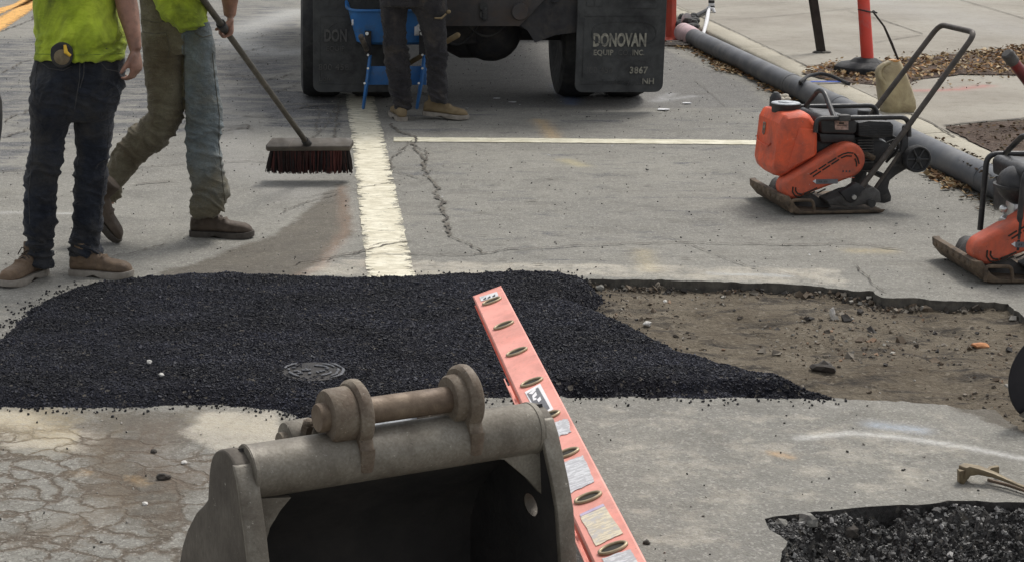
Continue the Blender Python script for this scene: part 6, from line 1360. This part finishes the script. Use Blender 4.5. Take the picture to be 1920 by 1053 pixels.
# ears and pins
EU = .0; pcL = TB(612, 785, 0)
pinL = FB.on(612, 784, 1, -.005); pinR = FB.on(852, 742, 1, -.005); zp = (pinL[2] + pinR[2]) / 2; uP = -.005
wL = FB.on(662, 776, 1, uP)[0]; wR = FB.on(868, 738, 1, uP)[0]
def ear(w0, w1, flip):
    o_ = []; r_ = .066
    for t in np.linspace(R(215), R(-35), 22): o_.append((uP + r_ * math.cos(t), zp + r_ * math.sin(t)))
    o_ += [(uP + .062, zp - .06), (.063, ZT + .03), (.0605, ZT + .005), (.055, ZT - .018), (.03, ZT - .025), (-.05, ZT), (-.13, zp - .15), (-.19, zp - .17), (-.225, zp - .13), (-.22, zp - .08), (-.18, zp - .065), (-.13, zp - .075), (-.10, zp - .06)]
    mb = MB(); m_ = (w0 + w1) / 2; k = .004
    cx, cz = uP - .02, zp - .05
    sh = lambda u, z_, q: (cx + (u - cx) * q, cz + (z_ - cz) * q)
    rg = []
    for w_, q in ((w0, .93), (w0 + .006, .99), (m_, 1.0), (w1 - .006, .99), (w1, .93)):
        rg.append([FB.w(w_, *sh(u, z_, q)) for u, z_ in o_])
    mb.rings(rg); return part('pin_ear', mb, M['rust'], bk, 40)
eL = ear(wL - .010, wL + .018, 0); eR = ear(wR - .012, wR + .016, 1)
mb = MB(); lathe(mb, FB.w(wL - .058, uP, zp), wdir, [(0, .02), (0, .050), (.006, .053), (.046, .054), (.05, .052)], 36); part('pin_boss', mb, M['rust'], eL, 40)
mb = MB(); lathe(mb, FB.w(wL - .076, uP, zp), wdir, [(0, .012), (0, .026), (.004, .028), (.03, .028)], 28); part('pin_head', mb, M['pin'], eL, 40)
mb = MB(); lathe(mb, FB.w(wR - .034, uP, zp), wdir, [(0, .02), (0, .044), (.004, .047), (.03, .049)], 36); part('pin_boss', mb, M['rust'], eR, 40)
mb = MB(); mb.tube([FB.w(wL - .05, uP, zp), FB.w(wR + .01, uP, zp)], .026, 32); part('hinge_pin', mb, M['pin'], bk, 50)
uQ, zQ = -.19, zp - .112
mb = MB(); mb.tube([FB.w(wL - .05, uQ, zQ), FB.w(wR + .03, uQ, zQ)], .024, 28); part('link_pin', mb, M['alu'], bk, 50)
mb = MB(); lathe(mb, FB.w(wL - .075, uQ, zQ), wdir, [(0, .01), (0, .024), (.02, .026)], 24); part('pin_head', mb, M['rust'], bk, 40)
mb = MB(); lathe(mb, FB.w(wL - .062, uQ, zQ), wdir, [(0, .02), (0, .042), (.005, .045), (.055, .046), (.06, .042)], 32); bo = part('pin_boss', mb, M['bucket'], bk, 40)
mb = MB(); mb.cyl(FB.w(wL - .03, uQ + .03, zQ + .03), FB.w(wL - .03, uQ + .042, zQ + .052), .013, 6); mb.ell(FB.w(wL - .03, uQ + .044, zQ + .054), (.011, .011, .009), 10, 6); part('grease_bolt', mb, M['rust'], bo, 20)

# ------------------------------------------------------------------ right edge things
gw = G(1962, 790, 0); rD = .158
cs = root('cutoff_saw', (gw.x, gw.y, 0), 'black disc of a cut-off saw with brown steel guard tip at the right edge', 'cut-off saw')
nrm = Vector((.25, -.97, 0)).normalized(); tx = Vector((.97, .25, 0)); cD = Vector((gw.x + .0, gw.y, rD))
mb = MB(); lathe(mb, cD, nrm, [(-.003, .01), (-.003, rD), (.003, rD), (.003, .01)], 64); part('blade', mb, surf('black_abrasive_disc', (.012, .011, .014, 1), (.02, .018, .022, 1), 5, .75, 0, .1, 200), cs, 30)
mb = MB(); mb.tube([cD + (tx * math.cos(t) + Vector((0, 0, 1)) * math.sin(t)) * (rD + .001) for t in np.linspace(0, 2 * math.pi, 65)], .0014, 5); part('blade_rim', mb, M['dgrey'], cs, 60)
mb = MB(); lathe(mb, cD, nrm, [(-.02, .02), (-.02, .045), (.02, .045), (.02, .02)], 24); part('arbor_flange', mb, M['chrome'], cs, 30)
ol = [(-.125, -.118), (-.10, -.102), (-.06, -.096), (.0, -.094), (.1, -.09), (.1, -.145), (-.06, -.147), (-.075, -.142)]
mb = MB(); mb.prism([cD + tx * a + Vector((0, 0, b)) + nrm * .02 for a, b in ol], [cD + tx * a + Vector((0, 0, b)) + nrm * .045 for a, b in ol]); part('guard_tip', mb, M['bucketd'], cs, 30, .002)
mb = MB(); mb.box(cD + tx * .34 - nrm * .08 + Vector((0, 0, .05)), (.4, .16, .2), tx, nrm); part('engine_body', mb, M['orange2'], cs, 30, .03, 3)
mb = MB(); mb.tube(fillet([cD + tx * .2 + Vector((0, 0, .14)), cD + tx * .2 + Vector((0, 0, .26)), cD + tx * .5 + Vector((0, 0, .26)), cD + tx * .55 + Vector((0, 0, .1))], .05), .013, 10); part('handle', mb, M['rubber'], cs, 60)
# fork ended bar
z0 = .03
def gb(x, y, z_=z0): return G(x, y, z_)
tl = root('pry_tool', gb(1860, 888, 0), 'tan painted iron bar with a forked claw head lying on pale pavement above the pit', 'pry tool')
mb = MB(); P = [gb(1935, 918, .022), gb(1905, 906, .026), gb(1865, 889, .034), gb(1835, 880, .04), gb(1812, 879, .04), gb(1804, 884, .036)]
rg = []
for i, p in enumerate(P):
    a = P[max(i - 1, 0)]; b = P[min(i + 1, len(P) - 1)]; t = (b - a); t.z = 0; t.normalize(); s_ = Vector((-t.y, t.x, 0)); wd = (.006, .006, .010, .017, .017, .014)[i]; hh = (.004, .004, .007, .010, .016, .018)[i]
    rg.append([p + s_ * wd + Vector((0, 0, hh)), p - s_ * wd + Vector((0, 0, hh)), p - s_ * wd * .9 + Vector((0, 0, -hh)), p + s_ * wd * .9 + Vector((0, 0, -hh))])
mb.rings(rg); part('bar', mb, M['tan'], tl, 30, .002)
mb = MB(); mb.prism([gb(1799, 882, .045), gb(1813, 880, .045), gb(1826, 884, .03), gb(1815, 897, .004), gb(1806, 906, .0), gb(1799, 905, .0)], [p + Vector((.0, .022, 0)) for p in (gb(1799, 882, .045), gb(1813, 880, .045), gb(1826, 884, .03), gb(1815, 897, .004), gb(1806, 906, .0), gb(1799, 905, .0))]); part('claw', mb, M['tan'], tl, 30, .002)
mb = MB(); q = [gb(1848, 886, .04), gb(1858, 875, .045), gb(1874, 873, .045), gb(1874, 888, .012), gb(1868, 889, .015), gb(1857, 884, .03)]; mb.prism(q, [p + Vector((0, .014, 0)) for p in q]); part('prong', mb, M['tan'], tl, 30, .002)
mb = MB(); mb.tube([gb(1852, 898, .012), gb(1890, 908, .01), gb(1932, 922, .01)], .0055, 8); part('lower_rod', mb, M['pin'], tl)
# red tube poking in at the upper right
gr = G(1965, 235, KZ); rt_ = root('barrow_handle', gr, 'dark red tube with a worn grip end poking in at the upper right edge', 'handle')
a, b = V(1890, 103, gr.y - .1), V(1960, 195, gr.y); mb = MB(); mb.tube([a, b, b + (b - a) * .3], .034, 16); part('tube', mb, surf('dark_red_tube', (.13, .012, .014, 1), (.20, .02, .02, 1), 6, .5, 0, .1, 60, (.06, .03, .03, 1), 9, .4), rt_, 50)
mb = MB(); d = (b - a).normalized(); mb.tube([a - d * .02, a - d * .01, a + d * .06, a + d * .07], [.03, .038, .038, .034], 16); part('grip', mb, M['dgrey'], rt_, 30)
# unidentified dark shape almost out of frame on the left
mb = MB(); A = G(-8, 285); mb2 = MB()
rows(mb, 9.4, [(120, -45, -3), (176, -42, 0), (190, -41, 4), (215, -40, 5), (240, -38, 4), (262, -36, 1), (290, -36, -4)], .9, 16)
mg = root('dark_edge_shape', (V(-20, 280, 9.4).x, 9.4, 0), 'black rounded edge of an object at the far left border', 'case'); part('shell', mb, M['rubber'], mg, 60)
mb = MB(); q = V(-60, 290, 9.4); lathe(mb, Vector((q.x, 9.4, 0)), (0, 0, 1), [(0, .08), (.06, .07), (q.z, .045)], 16); part('foot', mb, M['rubber'], mg, 60)

# manhole cover showing through the asphalt
mp = G(588, 700, .03); mc = root('manhole_cover', (mp.x, mp.y, .03), 'pale ribbed iron cover half buried in the black asphalt', 'manhole cover')
zc = .042; n_ = 28
mb = MB(); lathe(mb, (mp.x, mp.y, zc), (0, 0, 1), [(-.03, .11), (-.002, .11), (-.002, .001)], 32); pt = part('plate', mb, M['inside'], mc, 30)
M['mh'] = surf('greyish_iron', (.07, .074, .085, 1), (.24, .245, .26, 1), 45, .7, 0, .3, 90, (.02, .02, .025, 1), 40, .8)
for r_, t0_, t1_ in ((.105, -.95, 1.0), (.086, -.8, .3), (.086, .5, 1.2), (.105, 2.2, 2.9), (.064, -1.2, -.2), (.06, .4, 1.6), (.085, 3.3, 4.1)):
    mb = MB(); mb.tube([Vector((mp.x + r_ * math.cos(q) + .002 * math.sin(9 * q), mp.y + r_ * math.sin(q), zc + .002)) for q in np.linspace(t0_, t1_, 9)], [.002] + [random.uniform(.004, .006) for _ in range(7)] + [.002], 6, .5); part('raised_ring', mb, M['mh'], pt, 40)
for i in range(16):
    a_, r_ = random.random() * 6.28, random.uniform(.0, .045); t = random.random() * 3; mb = MB(); mb.box((mp.x - .03 + r_ * math.cos(a_) * 2.0, mp.y + r_ * math.sin(a_) * 1.2, zc + .002), (random.uniform(.010, .026), random.uniform(.005, .010), .005), (math.cos(t), math.sin(t), 0), (-math.sin(t), math.cos(t), 0)); part('raised_stud', mb, M['mh'], pt, 30, .0015)


# ------------------------------------------------------------------ seams and pocket edges laid on the clothing
from mathutils.bvhtree import BVHTree
def seams(ob, lines, mt, r_=.0022, lift=.0008, name='seam'):
    me = ob.data; org = ORG[ob.name]; bv = BVHTree.FromPolygons([v_.co + org for v_ in me.vertices], [p.vertices[:] for p in me.polygons])
    for ln_ in lines:
        pts = []
        for a, b in zip(ln_[:-1], ln_[1:]):
            k = max(2, int(math.hypot(b[0] - a[0], b[1] - a[1]) / 4))
            for i in range(k + 1): t = i / k; pts.append((a[0] + (b[0] - a[0]) * t, a[1] + (b[1] - a[1]) * t))
        hit = []
        for x, y in pts:
            loc, nrm, idx, d = bv.ray_cast(CO, ray(x, y).normalized())
            if loc is not None and (not hit or (.001 < (loc - hit[-1]).length < .06)): hit.append(loc + nrm * lift)
        if len(hit) > 2: mb = MB(); mb.tube(hit, r_, 5); part(name, mb, mt, ob, 60)
def kid(par, nm): return [o for o in par.children if o.name.startswith(nm)][0]
M['seam1'] = surf('dark_seam_thread', (.045, .046, .05, 1), (.07, .068, .066, 1), 30, .9); M['seam2'] = surf('khaki_seam_thread', (.06, .052, .036, 1), (.09, .08, .055, 1), 30, .9)
bpy.context.view_layer.update()
J1, J2 = kid(p1, 'jeans'), kid(p2, 'jeans')
seams(J1, [[(150, 114), (149, 150), (143, 185), (140, 205)], [(158, 114), (157, 140), (150, 165)], [(76, 116), (92, 128), (118, 132), (134, 124)], [(186, 114), (200, 130), (222, 134)], [(70, 116), (66, 150), (63, 190)]], M['seam1'])
seams(J1, [[(62, 235), (60, 300), (54, 360), (56, 420)], [(205, 235), (200, 300), (192, 360), (186, 420)]], M['seam1'], .0018)
seams(J2, [[(266, 36), (292, 42), (322, 38)], [(268, 60), (290, 64), (312, 60)], [(312, 62), (318, 90), (314, 110)], [(345, 66), (345, 110), (346, 160), (347, 205)], [(366, 62), (380, 70), (396, 66)]], M['seam2'])
seams(J2, [[(398, 100), (404, 160), (411, 215), (410, 270), (416, 330), (422, 380)]], M['seam2'], .0018)
seams(kid(p1, 'shirt'), [[(66, 101), (100, 102), (150, 103), (200, 102), (230, 99)]], surf('lime_hem_stitch', (.16, .22, .03, 1), (.22, .3, .04, 1), 20, .9), .0016, name='hem_stitch')
